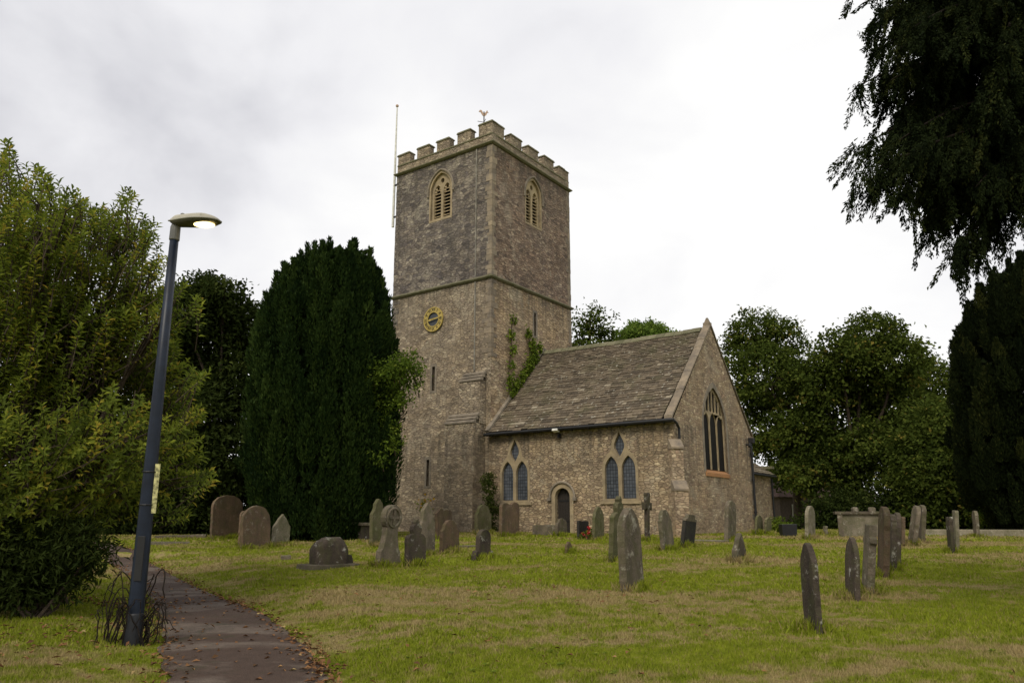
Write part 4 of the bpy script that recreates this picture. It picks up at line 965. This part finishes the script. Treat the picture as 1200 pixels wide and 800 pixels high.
tree('maple_tree', 'lower bushy tree between the broad tree and the dark right hand yew', 'tree', 1105, 624, 47,
     [(1100, 500, 32), (1080, 530, 34), (1120, 535, 36), (1100, 560, 36), (1145, 560, 32), (1065, 570, 28), (1130, 590, 34), (1085, 600, 26)], 23, M['oakleaf'], 1100, 30, .34, .26, .17, .2, 2, 1.5, .5, group=BG)
tree('maple_tree', 'small airy tree just right of the tower above the chancel roof', 'tree', 692, 600, 62,
     [(690, 372, 20), (705, 382, 18), (678, 388, 16), (695, 402, 24), (712, 400, 16), (680, 420, 24)], 24, M['oakleaf'], 130, 20, .34, .30, .2, .2, 4, 1.2, .45, group=BG)
tree('dome_tree', 'bright green dome topped tree above the chancel roof ridge', 'tree', 755, 600, 66,
     [(755, 402, 28), (735, 406, 22), (776, 404, 22), (755, 420, 40), (718, 414, 16), (792, 408, 14), (745, 395, 18), (766, 396, 18)], 25, M['domeleaf'], 1500, 26, .22, .24, .16, .3, 4, 1.2, .6, group=BG)
tree('holly_tree', 'dark evergreen tree between the leafy bush and the big yew on the left', 'tree', 250, 630, 38,
     [(235, 350, 28), (262, 352, 26), (215, 372, 34), (280, 380, 30), (245, 405, 42), (205, 440, 40), (280, 450, 40), (240, 490, 44), (195, 520, 44), (275, 540, 44), (235, 580, 44), (170, 590, 40), (280, 600, 34), (195, 615, 26), (120, 590, 40), (60, 600, 40), (130, 520, 44), (70, 500, 50)], 26, M['holly'], 3600, 28, .26, .26, .13, .25, 2, 1.3, .45)

def yew(label, px, Y, outline, seed, nplume, top_px, per=60, fine=1., mat=None):
    mat = mat or M['yew']
    """outline: (py, left px, right px) rows; plumes stand upright over the bulging body"""
    g = np.random.default_rng(seed); b = at(px, 625, Y); b[2] = gz(b[0], b[1]); t = empty('yew_tree', b); tag(t, label, 'yew')
    rows = [(at(px, py, Y)[2] - b[2], (at(l_, py, Y)[0] - b[0]), (at(r_, py, Y)[0] - b[0])) for py, l_, r_ in outline]; rows.sort()
    Z = np.array([r[0] for r in rows]); X0 = np.array([r[1] for r in rows]); X1 = np.array([r[2] for r in rows])
    def body(z, a, k):
        c = (np.interp(z, Z, X0) + np.interp(z, Z, X1)) / 2; r = (np.interp(z, Z, X1) - np.interp(z, Z, X0)) / 2
        return np.stack([c + r * k * np.cos(a), r * k * np.sin(a) * .95, z], -1)
    n = nplume; z = Z[0] + (Z[-1] - Z[0]) * g.random(n) ** .85; a = g.uniform(0, 2 * pi, n); k = g.uniform(.76, .98, n)
    pb = body(z, a, k); ln = g.uniform(1.0, 2.4, n); pb[:, 2] -= ln * g.uniform(.68, .95, n)
    ax = unit(np.stack([np.cos(a) * .12, np.sin(a) * .12, np.ones(n)], -1) + g.normal(size=(n, 3)) * .05)
    idx = np.repeat(np.arange(n), per); m_ = len(idx); s_ = g.random(m_) ** .9; wide = g.uniform(.20, .46, n)
    rad = wide[idx] * (np.sin(np.clip(s_ * 1.05 + .12, 0, 1) * pi) ** .7 * .9 + .1) * g.random(m_) ** .35; th_ = g.uniform(0, 2 * pi, m_)
    off = np.stack([np.cos(th_) * rad, np.sin(th_) * rad, np.zeros(m_)], -1)
    P = pb[idx] + ax[idx] * (s_ * ln[idx])[:, None] + off; D = ax[idx] * .9 + unit(off) * .6 + rdir(m_, g) * .3; tone = np.clip(g.normal(.42, .2, n)[idx] + g.normal(0, .16, m_), 0, 1)
    leaf_mesh('crown', P, D, unit(off) + rdir(m_, g) * .5, fine * g.uniform(.10, .22, m_), fine * g.uniform(.04, .075, m_), tone, mat, t)
    n2 = 9000; z = Z[0] + (Z[-1] - Z[0]) * .97 * g.random(n2); p2 = body(z, g.uniform(0, 2 * pi, n2), .80 * g.random(n2) ** .4)
    leaf_mesh('core_occluder', p2, rdir(n2, g) + np.array([0, 0, .8]), rdir(n2, g), .55, .3, np.clip(g.normal(.3, .1, n2), 0, 1), mat, t)  # oversized leaves added inside the crown to block light passing through
    m = MB(); m.tube([(0, 0, -.3), (0, 0, .5), (0, 0, Z[-1] * .7)], [.55, .45, .15], 10); m.build('trunk', M['bark'], t, smooth=True, uv=False); return t
yew('broad dark Irish yew with upright plumes left of the church tower', 380, 31,
    [(296, 384, 412), (306, 364, 428), (320, 342, 440), (342, 324, 450), (366, 312, 456), (410, 300, 462), (460, 295, 464), (520, 294, 464), (560, 297, 460), (590, 306, 446), (612, 322, 428), (626, 350, 408)], 31, 720, 281, 400)
yew('huge shadowy yew cut by the right edge of the lawn', 1212, 36,
    [(py, l_ + 12, r_ + 12) for py, l_, r_ in [(300, 1195, 1240), (318, 1165, 1262), (335, 1142, 1284), (365, 1120, 1302), (420, 1108, 1316), (480, 1107, 1318), (530, 1118, 1312), (565, 1136, 1300), (590, 1158, 1282), (612, 1182, 1262), (630, 1200, 1240)]], 32, 620, 255, 700, .9, M['cypress'])

# --- big leafy bush on the left: stems, twigs with rosettes of lance leaves
def leafy_bush():
    Y = 12.2; g = np.random.default_rng(41); b = at(35, 655, Y); b[2] = gz(b[0], b[1]); t = empty('laurel_bush', b); tag(t, 'tall leafy bush with long yellow green leaves beside the lamp post', 'bush')
    B = [(10, 250, 70), (-40, 300, 110), (60, 270, 62), (110, 280, 46), (150, 275, 36), (40, 340, 90), (120, 350, 66), (165, 330, 36), (180, 380, 38), (-20, 430, 110), (60, 450, 95), (130, 440, 75), (90, 395, 70), (30, 420, 80), (150, 395, 55), (190, 440, 40), (205, 490, 34), (150, 510, 60), (205, 545, 32), (30, 540, 95), (110, 550, 65), (170, 570, 36), (60, 610, 60), (0, 620, 70), (-60, 560, 90)]
    bl = pxblobs(B, Y, 41, 1.3); c0 = np.array([b[0] - .3, b[1], b[2] + 2.2])
    wt = np.array([q[1] ** 2 for q in bl]); wt /= wt.sum(); T = []
    for (c, r, s), q in zip(bl, wt):
        k = int(5000 * q); d = rdir(k, g); T.append(np.array(c) + d * (r * (.35 + .65 * g.random(k) ** .5))[:, None])
    # leading shoots that stand out against the sky
    tips = [(6, 158), (14, 172), (3, 185), (62, 198), (50, 190), (75, 215), (97, 226), (110, 240), (152, 214), (148, 226), (140, 240), (176, 250), (170, 264), (160, 258), (185, 290), (178, 300), (212, 322), (200, 330), (232, 342), (225, 425), (238, 430), (235, 470), (245, 545), (240, 552), (228, 500), (215, 590), (25, 205), (125, 238), (90, 232), (130, 262)]
    tp = []
    for px, py in tips:
        for _ in range(5): tp.append(at(px + g.normal(0, 5), py + 6 + abs(g.normal(0, 7)), Y + g.uniform(-.8, .8)))
    T = np.concatenate(T + [np.array(tp)]); ns = len(T) - len(tp); n = len(T)
    ax = unit(unit(T - c0) * .9 + np.array([.1, 0, .55]) + g.normal(size=(n, 3)) * .35); ln = g.uniform(.28, .6, n)
    per = 17; idx = np.repeat(np.arange(n), per); m_ = len(idx); s_ = np.tile(np.linspace(0, 1, per), n) ** .7
    P = T[idx] - ax[idx] * ((1 - s_) * ln[idx])[:, None]; ang = np.tile(np.arange(per) * 2.4, n) + g.uniform(0, 6, n)[idx]
    u_ = unit(np.cross(ax, np.array([.3, .2, 1.]))); v_ = np.cross(ax, u_); rad = u_[idx] * np.cos(ang)[:, None] + v_[idx] * np.sin(ang)[:, None]
    D = rad * 1. + ax[idx] * (.25 + 1.1 * s_ ** 3)[:, None] + np.array([0, 0, -.12]); Nn = ax[idx] + np.array([0, 0, .5]) - rad * .2
    tone = np.clip(g.normal(.42, .25, n)[idx] + g.normal(0, .12, m_), 0, .97); tone[g.random(m_) < .012] = 1.
    leaf_mesh('leaves', P - b, D, Nn, g.uniform(.07, .14, m_), g.uniform(.030, .052, m_), tone, M['laurel'], t, fold=.3)
    mb = MB()
    for i in range(n):
        if i % 2 == 0 or i >= ns: mb.tube([tuple(T[i] - b - ax[i] * ln[i] * 1.5), tuple(T[i] - b - ax[i] * ln[i] * .6), tuple(T[i] - b)], [.009, .006, .003], 4, False)
    mb.build('twigs', M['bark'], t, uv=False)
    mb = MB()
    for c, r, s in bl:
        e_ = Vector(np.array(c) - b); r0_ = Vector((g.normal(0, .25), g.normal(0, .25), -.2)); k1 = r0_.lerp(e_, .45) + Vector((0, 0, .6))
        mb.tube([tuple(r0_), tuple(r0_.lerp(k1, .5) + Vector((0, 0, .15))), tuple(k1), tuple(e_)], [.07, .055, .04, .015], 7)
        for _ in range(9):
            d = Vector(rdir(1, g)[0]) * r * .9; mb.tube([tuple(k1.lerp(e_, g.uniform(.3, .9))), tuple(e_ + d * .5 + Vector((0, 0, .1))), tuple(e_ + d)], [.02, .014, .006], 5, False)
    mb.build('stems', M['bark'], t, smooth=True, uv=False)
leafy_bush()

# --- conifer whose drooping branches hang in from the right
def cypress(name, label, tx, Y, specs, seed, top, nspray):
    g = np.random.default_rng(seed); b = np.array([tx, Y, gz(tx, Y)]); t = empty(name, b); tag(t, label, 'conifer')
    m = MB(); m.tube([(0, 0, -.3), (0, 0, .5), (.1, 0, top * .5), (0, 0, top)], [.5, .42, .28, .04], 12); m.build('trunk', M['bark'], t, smooth=True, uv=False)
    mb = MB(); SP, SA, SL = [], [], []
    for px, py, y in specs:
        tip = Vector(at(px + 14, py - 6, y) - b); z0 = min(top - .3, tip.z + .5 + .15 * tip.length); r0 = Vector((0, 0, z0)); mid = r0.lerp(tip, .55) + Vector((0, 0, .35 + .1 * g.normal()))
        pts = [(1 - s) ** 2 * r0 + 2 * s * (1 - s) * mid + s * s * tip for s in np.linspace(0, 1, 9)]
        mb.tube([tuple(q) for q in pts], list(np.linspace(.04, .006, 9)), 6)
        for _ in range(nspray):
            s = g.random() ** .7; q = (1 - s) ** 2 * r0 + 2 * s * (1 - s) * mid + s * s * tip
            side = Vector((g.normal(0, .22), g.normal(0, .22), g.normal(0, .08))) * (1.1 - s * .85); out_ = (tip - r0); out_.z = 0; out_.normalize()
            SP.append(np.array(q + side)); SA.append(np.array(out_ * g.uniform(.1, .7) + Vector((g.normal(0, .25), g.normal(0, .25), -1.0)))); SL.append(g.uniform(.25, .95) * (1.1 - .4 * s))
    mb.build('branches', M['twig'], t, smooth=True, uv=False)
    SP, SA, SL = np.array(SP), unit(np.array(SA)), np.array(SL); n = len(SP); per = 125; idx = np.repeat(np.arange(n), per); m_ = len(idx); s_ = g.random(m_)
    side = unit(np.cross(SA, g.normal(size=(n, 3)))); lat = g.normal(size=m_) * .026 * (1.2 - s_)
    P = SP[idx] + SA[idx] * (s_ * SL[idx])[:, None] + side[idx] * lat[:, None] + g.normal(size=(m_, 3)) * .012
    P[:, 2] += .05 * (1 - s_)
    D = SA[idx] + side[idx] * np.sign(lat)[:, None] * .4 + rdir(m_, g) * .25; tone = np.clip(g.normal(.45, .18, n)[idx] + g.normal(0, .15, m_), 0, 1)
    leaf_mesh('sprays', P, D, rdir(m_, g), g.uniform(.03, .075, m_), g.uniform(.013, .025, m_), tone, M['cypress'], t); return t
g_ = np.random.default_rng(5); specs = [(992, 14, 9.2), (1000, 40, 9.6), (1012, 66, 9.2), (1030, 70, 9.0), (1040, 50, 9.5), (989, 108, 9.0), (1006, 112, 9.3), (1012, 130, 9.5), (1030, 100, 8.9), (994, 180, 9.2), (1012, 182, 9.5), (994, 216, 9.0), (1008, 222, 9.3), (1030, 205, 9.4), (1040, 240, 9.0), (1062, 268, 9.2), (1085, 262, 9.5), (1100, 300, 9.1), (1112, 308, 9.4), (1130, 255, 9.2), (1060, 225, 9.2), (1150, 230, 9.0), (1170, 235, 9.4), (1025, 20, 9.1), (1060, 10, 9.3), (1045, 140, 9.2), (1040, 170, 8.8)]
for _ in range(85):
    py = g_.uniform(-120, 265); lim = np.interp(py, [-120, 0, 60, 110, 180, 220, 260, 300], [985, 1030, 1060, 1035, 1045, 1035, 1085, 1130]); qx = g_.uniform(lim, 1250); specs.append((qx, min(py, 262 if qx < 1125 else 225), g_.uniform(8.3, 11.5)))
cypress('cypress_tree', 'dark drooping conifer branches hanging in from the top right', 7.6, 10.2, specs, 51, 11.5, 46)

# --- shrubs and undergrowth
def shrub(name, label, px, py, Y, L_, seed, mat, clumps, per, sig, l, wd, cat='shrub', group=None, tone=.45):
    b = at(px, py, Y); b[2] = gz(b[0], b[1]); t = empty(name, b); tag(t, label, cat, group); g = np.random.default_rng(seed); bl = pxblobs(L_, Y, seed, .4)
    crown('foliage', mat, t, bl, clumps, per, sig, l, wd, hollow=.2, g=g, base=b, tone=tone)
    m = MB()
    for c, r, s in bl: m.tube([(g.normal(0, .1), g.normal(0, .1), -.1), tuple((np.array(c) - b) * .6 + g.normal(size=3) * .1), tuple(np.array(c) - b)] if name != 'climbing_plant' else [tuple(np.array(c) - b + np.array([.1, .2, -.5])), tuple(np.array(c) - b + np.array([.05, .1, -.2])), tuple(np.array(c) - b)], [.03, .02, .008], 5)
    m.build('stems', M['bark'], t, uv=False); return t
shrub('dark_shrub', 'dark low undergrowth beneath the leafy bush left of the path', 50, 680, 11.0, [(-30, 640, 50), (20, 650, 42), (60, 648, 34), (95, 640, 26), (0, 675, 30), (50, 676, 22), (85, 668, 18), (110, 650, 14), (20, 690, 16), (55, 690, 14), (85, 685, 12), (-20, 690, 20)], 61, M['holly'], 700, 20, .12, .12, .03)
shrub('dark_shrub', 'dark shrub mass behind the leftmost headstones', 160, 628, 37, [(140, 600, 34), (180, 605, 26), (215, 610, 24), (100, 600, 40), (255, 612, 20), (300, 615, 20), (50, 600, 40), (0, 600, 45)], 62, M['holly'], 1300, 24, .26, .22, .12)
shrub('dark_shrub', 'dark hedge bank behind the chest tomb and the far headstones', 1020, 625, 49, [(965, 606, 20), (990, 600, 24), (1015, 600, 24), (1045, 598, 26), (1075, 600, 26), (1105, 600, 28), (1140, 602, 26), (1175, 602, 28), (1210, 600, 30), (935, 618, 9), (1000, 612, 16), (1060, 612, 16), (1120, 614, 16), (1160, 614, 16)], 63, M['holly'], 1700, 22, .3, .24, .13)
shrub('corner_shrub', 'narrow dark shrub in the corner between tower and chancel', 572, 622, 36.4, [(571, 562, 7), (573, 570, 8), (571, 580, 5), (573, 590, 7), (576, 598, 9), (571, 608, 6), (574, 616, 7)], 64, M['holly'], 130, 20, .08, .11, .06, tone=.8)
shrub('leafy_plant', 'bright green leafy plant at the church corner by the vestry', 914, 628, 37, [(912, 616, 8), (918, 620, 8), (906, 622, 6), (924, 624, 5)], 65, M['creeper'], 90, 20, .09, .14, .06, 'plant')
shrub('ivy_clump', 'ivy clump on the far right headstone below the dark yew', 1146, 628, 40, [(1148, 600, 8), (1152, 606, 7), (1146, 606, 5)], 66, M['creeper'], 60, 18, .08, .1, .07, 'ivy', tone=.25)
# creeper on the tower above the roof line, leaves held close to the wall
def creeper():
    g = np.random.default_rng(71); o0 = chloc(-L, 3., 7.6); t = empty('wall_creeper', o0, -PSI); tag(t, 'green creeper climbing the tower wall along the chancel roof line', 'creeper')
    C = [(1.9, 7.0, .42, 170), (2.3, 7.3, .42, 190), (2.7, 7.75, .42, 200), (3.1, 8.25, .42, 200), (3.45, 8.75, .42, 200), (3.7, 9.2, .38, 170), (3.55, 9.8, .3, 100), (3.3, 10.4, .25, 70), (1.5, 7.6, .3, 60), (1.7, 8.4, .25, 45), (1.8, 9.2, .3, 60), (1.75, 10.0, .25, 45), (1.9, 10.9, .22, 35), (1.9, 6.6, .35, 160), (1.5, 6.2, .22, 50), (4.2, 9.75, .25, 90)]
    P = []
    for y, z, r, n in C: P.append(np.stack([np.abs(g.normal(0, .06, n)) + .03 + (z < 9.9) * .1, g.normal(y, r * .55, n), g.normal(z, r * .55, n)], -1))
    P = np.concatenate(P) - np.array([0, 3., 7.6]); n = len(P)
    leaf_mesh('leaves', P, np.array([.5, 0, -.6]) + rdir(n, g), np.array([1., 0, .5]) + rdir(n, g) * .6, g.uniform(.12, .22, n), g.uniform(.09, .15, n), np.clip(g.normal(.45, .2, n), 0, 1), M['creeper'], t)
    m = MB()
    for pts in ([(1.4, 6.0), (2.3, 7.3), (3.0, 8.2), (3.8, 9.3), (3.3, 10.4)], [(1.6, 7.0), (1.6, 8.2), (1.8, 9.4), (1.9, 11.0)]): m.tube([(.03, y - 3, z - 7.6) for y, z in pts], .02, 5)
    m.build('stems', M['bark'], t, uv=False)
creeper()
shrub('climbing_plant', 'light green climber sprawling from the yew across the tower edge', 462, 628, 29.6, [(478, 420, 9), (468, 430, 12), (484, 434, 9), (460, 438, 12), (476, 446, 10), (488, 450, 6), (446, 432, 9), (436, 440, 9), (428, 450, 10), (418, 445, 7), (455, 458, 12), (470, 468, 9), (444, 476, 11), (430, 490, 9), (452, 500, 10), (420, 482, 8), (440, 515, 9), (460, 518, 8), (412, 462, 8), (490, 430, 5), (425, 540, 6), (446, 536, 7)], 72, M['creeper'], 330, 13, .17, .15, .08, 'climber', tone=.22)
# flowers
def flowers(label, px, py, n, spread, cols, h, seed):
    g = np.random.default_rng(seed); b = hit(px, py); t = empty('flowers', b); tag(t, label, 'flowers')
    P = g.normal(size=(n, 3)) * spread + np.array([0, 0, h]); P[:, 2] = np.abs(P[:, 2])
    for q in P[:n // 4]:
        leaf_mesh('bloom', np.repeat(q[None], 9, 0), rdir(9, g) + np.array([0, -.3, .4]), rdir(9, g), .085, .06, g.random(9), cols, t)
    q = P[n // 4:] - np.array([0, 0, h * .4]); idx = np.repeat(np.arange(len(q)), 5); q[:, 2] = np.abs(q[:, 2]); leaf_mesh('leaves', q[idx], rdir(len(idx), g) + np.array([0, 0, .4]), rdir(len(idx), g), .1, .045, g.random(len(idx)), M['creeper'], t)
    m = MB(); m.tube([(0, 0, -.05), (0, 0, .0), (0, 0, h * .7)], [.07, .09, .11], 10); m.build('pot', HM['brown'], t); return t
RED = foliage('red_petals', [(0, (.42, .012, .02)), (.6, (.55, .03, .05)), (1, (.7, .3, .3))]); YEL = foliage('yellow_petals', [(0, (.45, .22, .02)), (1, (.6, .42, .03))])
flowers('bunch of red flowers at the foot of the polished dark headstone', 688, 632, 60, .12, RED, .2, 81)
fl_ = flowers('orange yellow flowers growing against the tower foot', 497, 627, 60, .22, YEL, .55, 82); fl_.location = Vector(chloc(-13.3, -.5, 0)); fl_.location.z += .8
# dead bramble tangled round the lamp post
g = np.random.default_rng(91); t = empty('bramble', lb + np.array([0, .05, 0])); tag(t, 'dead dark bramble tangled around the foot of the lamp post', 'bramble'); m = MB()
for k in range(30):
    a = g.uniform(0, 2 * pi); lf = k % 2
    s0 = np.array([g.normal(-.24, .07) if lf else g.normal(.06, .12), g.normal(0, .1), 0]); hgt = g.uniform(.5, 1.25) if lf else g.uniform(.35, 1.0)
    e_ = s0 + (np.array([g.normal(.05, .22), g.normal(0, .12), g.uniform(.0, .8)]) if lf else np.array([g.uniform(.12, .36) * (1 if g.random() < .7 else -1), g.normal(0, .12), g.uniform(-.02, .3)]))
    md = (s0 + e_) / 2 + np.array([g.normal(.08, .25), g.normal(0, .15), hgt])
    pts = [(1 - s) ** 2 * s0 + 2 * s * (1 - s) * md + s * s * e_ + g.normal(size=3) * .014 for s in np.linspace(0, 1, 12)]; m.tube([tuple(q) for q in pts], list(np.linspace(.008, .004, 12)), 5)
    for q in pts[3:11:2]: m.tube([tuple(q), tuple(q + g.normal(size=3) * .05)], [.004, .002], 4)
for k in range(5):
    sx = 1 if k < 3 else -1; r_ = g.uniform(.12, .36); hh = g.uniform(.3, .9); yy = g.normal(0, .16)
    m.tube([tuple(np.array([sx * (.03 + r_ * (1 - cos(q)) * .5 + .08 * sin(q)), yy + .05 * sin(2 * q), hh * sin(q) + .02]) + g.normal(size=3) * .012) for q in np.linspace(0, pi * g.uniform(.75, 1.0), 14)], .008, 6)
m.build('stems', M['twig'], t, uv=False)

# --- house beyond the trees
hb = at(955, 618, 63); hb[2] = gz(hb[0], hb[1]); hs = empty('house', hb, .35); tag(hs, 'brown tiled house half hidden beneath the trees beyond the church', 'house')
m = MB(); m.bb(-3.2, 6, 0, 6, -.5, 2.5); m.build('wall', plain('house_wall', (.10, .075, .06), .9), hs)
m = MB(); rx0, rx1 = -3.7, 6.5
m.poly([(rx0, -.5, 2.3), (rx1, -.5, 2.3), (rx1 - 3, 3, 5.3), (rx0 + 3.2, 3, 5.3), (rx0, 6.5, 2.3), (rx1, 6.5, 2.3)], [(0, 1, 2, 3), (3, 2, 5, 4), (0, 3, 4), (1, 5, 2)])
m.build('roof', plain('house_tiles', (.09, .05, .036), .9, 0, .4, 3), hs)
m = MB(); m.box((-1.6, -.03, 1.25), (.5, .05, .5)); wn = m.build('window', M['white_paint'], hs); m = MB(); m.box((-1.6, -.09, 1.25), (.42, .01, .42)); m.build('pane', M['dark_glass'], wn)
p = hit(924, 628); m = MB(); m.box((0, 0, .22), (.28, .2, .25), None, .5, 1.1); o = m.build('planter', M['black_iron'], None, bevel=.02); o.location = p; tag(o, 'dark box planter on the grass right of the vestry', 'planter')

# ================================================================== GRASS AND FALLEN LEAVES
def pdv(x, y):
    best = np.full(x.shape, 1e9)
    for (ax, ay), (bx, by) in zip(PC[:-1], PC[1:]):
        dx, dy = bx - ax, by - ay; q = np.clip(((x - ax) * dx + (y - ay) * dy) / (dx * dx + dy * dy + 1e-9), 0, 1); best = np.minimum(best, np.hypot(x - ax - q * dx, y - ay - q * dy))
    return best
def gzv(x, y, pd):
    t = np.clip(y, -20, 33.3); z = .0285 * t - np.where(x < -3, .012 * np.minimum(-3 - x, 8), 0); pd = np.where((x < 4) & (y < 24), pd, 9)
    k = np.clip((pd - .75) / 1.4, 0, 1); k = k * k * (3 - 2 * k); b = .035 * np.sin(x * 1.3 + .7 * np.sin(y * .8)) * np.cos(y * 1.05 + x * .35) + .02 * np.sin(x * 2.7 + 1) * np.sin(y * 2.3)
    return z + b * k * np.clip((30 - y) / 6, 0, 1) - .14 * (1 - k)
POLY = np.array([p[:2] for p in SR] + [p[:2] for p in SL[::-1]])
def inside_path(x, y, grow):
    c = np.zeros(x.shape, bool)
    for (ax, ay), (bx, by) in zip(POLY, np.roll(POLY, -1, 0)):
        c ^= ((ay > y) != (by > y)) & (x < (bx - ax) * (y - ay) / (by - ay + 1e-12) + ax)
    return c
def grass():
    g = np.random.default_rng(101); X, Y, H, Wd = [], [], [], []
    for y0, y1, dens, h, wd in ((5.2, 9, 3200, .030, .0065), (9, 13, 1500, .034, .010), (13, 19, 680, .04, .016), (19, 28, 280, .045, .025), (28, 48, 95, .055, .045)):
        xm = y1 * .70 + 1.5; n = int((y1 - y0) * 2 * xm * dens); x = g.uniform(-xm, xm, n); y = g.uniform(y0, y1, n); k = np.abs(x) < y * .70 + 1.2; x, y = x[k], y[k]
        X.append(x); Y.append(y); H.append(h * g.uniform(.5, 1.5, len(x))); Wd.append(wd * g.uniform(.7, 1.3, len(x)))
    for sx, sy, wd, ya in STONES:
        if sy > 34: continue
        n = int(430 * wd / .5); a = g.uniform(-.5, .5, n) * wd; c = g.normal(0, .09, n) + np.sign(g.normal(size=n)) * .07
        X.append(sx + cos(ya) * a - sin(ya) * c); Y.append(sy + sin(ya) * a + cos(ya) * c + .05); H.append(g.uniform(.07, .22, n)); Wd.append(np.full(n, .0009 * sy + .003))
    X, Y, H, Wd = map(np.concatenate, (X, Y, H, Wd)); jt = g.normal(0, .05, len(X)); k = ~inside_path(X + jt, Y, 0)
    H *= .65 + .7 * np.clip(.5 + .35 * np.sin(X * 2.1 + 2 * np.sin(Y * 1.3)) * np.sin(Y * 2.6 + X) + .25 * np.sin(X * 5.3 + Y * 4.1), 0, 1.2)
    lx, ly = X - CX, Y - CY; cxl = cos(PSI) * lx - sin(PSI) * ly; cyl = sin(PSI) * lx + cos(PSI) * ly; k &= ~((cxl < .1) & (cxl > -18) & (cyl > -.1))
    X, Y, H, Wd = X[k], Y[k], H[k], Wd[k]; n = len(X); pd = pdv(X, Y); Z = gzv(X, Y, pd)
    a = g.uniform(0, 2 * pi, n); ln = g.normal(0, .45, (n, 2)) * H[:, None]; V = np.empty((n, 3, 3))
    V[:, 0] = np.stack([X - np.cos(a) * Wd, Y - np.sin(a) * Wd, Z - .01], -1); V[:, 1] = np.stack([X + np.cos(a) * Wd, Y + np.sin(a) * Wd, Z - .01], -1); V[:, 2] = np.stack([X + ln[:, 0], Y + ln[:, 1], Z + H], -1)
    o = npmesh('grass', V.reshape(-1, 3), np.arange(n * 3).reshape(n, 3), np.repeat(g.random(n), 3), M['blade']); tag(o, 'short green and straw coloured grass blades over the lawn', 'grass', kind='stuff')
grass()
def weeds():
    g = np.random.default_rng(121); n = 1500; y = 6 + 20 * g.random(n) ** 1.4; x = g.uniform(-.7, .7, n) * y; cl = np.sin(x * .9 + 2) * np.sin(y * .8 + 1) + g.normal(0, .5, n) > .35; x, y = x[cl], y[cl]
    k = ~inside_path(x, y, 0); x, y = x[k], y[k]; n = len(x); z = gzv(x, y, pdv(x, y)); per = 7; idx = np.repeat(np.arange(n), per); a = np.tile(np.arange(per) * .9, n) + g.uniform(0, 6, n)[idx]
    sz = g.uniform(.02, .05, n)[idx]; D = np.stack([np.cos(a), np.sin(a), g.uniform(.1, .7, len(a))], -1)
    o = leaf_mesh('lawn_weeds', np.stack([x, y, z + .012], -1)[idx], D, np.array([0, 0, 1.]) + g.normal(size=(len(a), 3)) * .15, sz, sz * g.uniform(.35, .6, len(a)), np.clip(g.normal(.6, .2, len(a)), 0, 1), M['creeper'])
    tag(o, 'low broad leaved weeds and clover scattered through the lawn', 'weeds', kind='stuff')
weeds()
def leaves():
    g = np.random.default_rng(111); X, Y = [], []
    for S_, n, sd in ((SR, 750, .10), (SL, 520, .13)):
        i = g.integers(0, len(S_) - 1, n); f = g.random(n); A = np.array(S_)[:, :2]; p = A[i] + (A[i + 1] - A[i]) * f[:, None]; X.append(p[:, 0] + g.normal(0, sd, n)); Y.append(p[:, 1] + g.normal(0, sd, n))
    i = g.integers(0, len(SR) - 1, 160); f = g.random(160); A, B = np.array(SR), np.array(SL); p = A[i] + (B[i] - A[i]) * f[:, None]; X.append(p[:, 0]); Y.append(p[:, 1])
    c = hit0(60, 712); X.append(g.normal(c[0], 1.5, 480)); Y.append(g.normal(c[1], .35, 480)); c = hit0(60, 760); X.append(g.normal(c[0], 1.3, 260)); Y.append(g.normal(c[1], 1.0, 260))
    X.append(g.uniform(-6, 3, 260)); Y.append(g.uniform(7, 18, 260)); X.append(g.uniform(-2, 9, 60)); Y.append(g.uniform(7, 22, 60))
    X, Y = np.concatenate(X), np.concatenate(Y); n = len(X); Z = gzv(X, Y, pdv(X, Y)) + np.where(inside_path(X, Y, 0), .046, .035)
    leaf_mesh('fallen_leaves', np.stack([X, Y, Z], -1), np.concatenate([g.normal(size=(n, 2)), g.normal(0, .2, (n, 1))], 1), np.array([0, 0, 1.]) + g.normal(size=(n, 3)) * .3, g.uniform(.05, .10, n), g.uniform(.025, .05, n), np.clip(g.normal(.4, .25, n), 0, 1), M['fallen'])
    tag(bpy.data.objects['fallen_leaves'], 'brown and orange fallen leaves along the path edges', 'leaves', kind='stuff')
leaves()
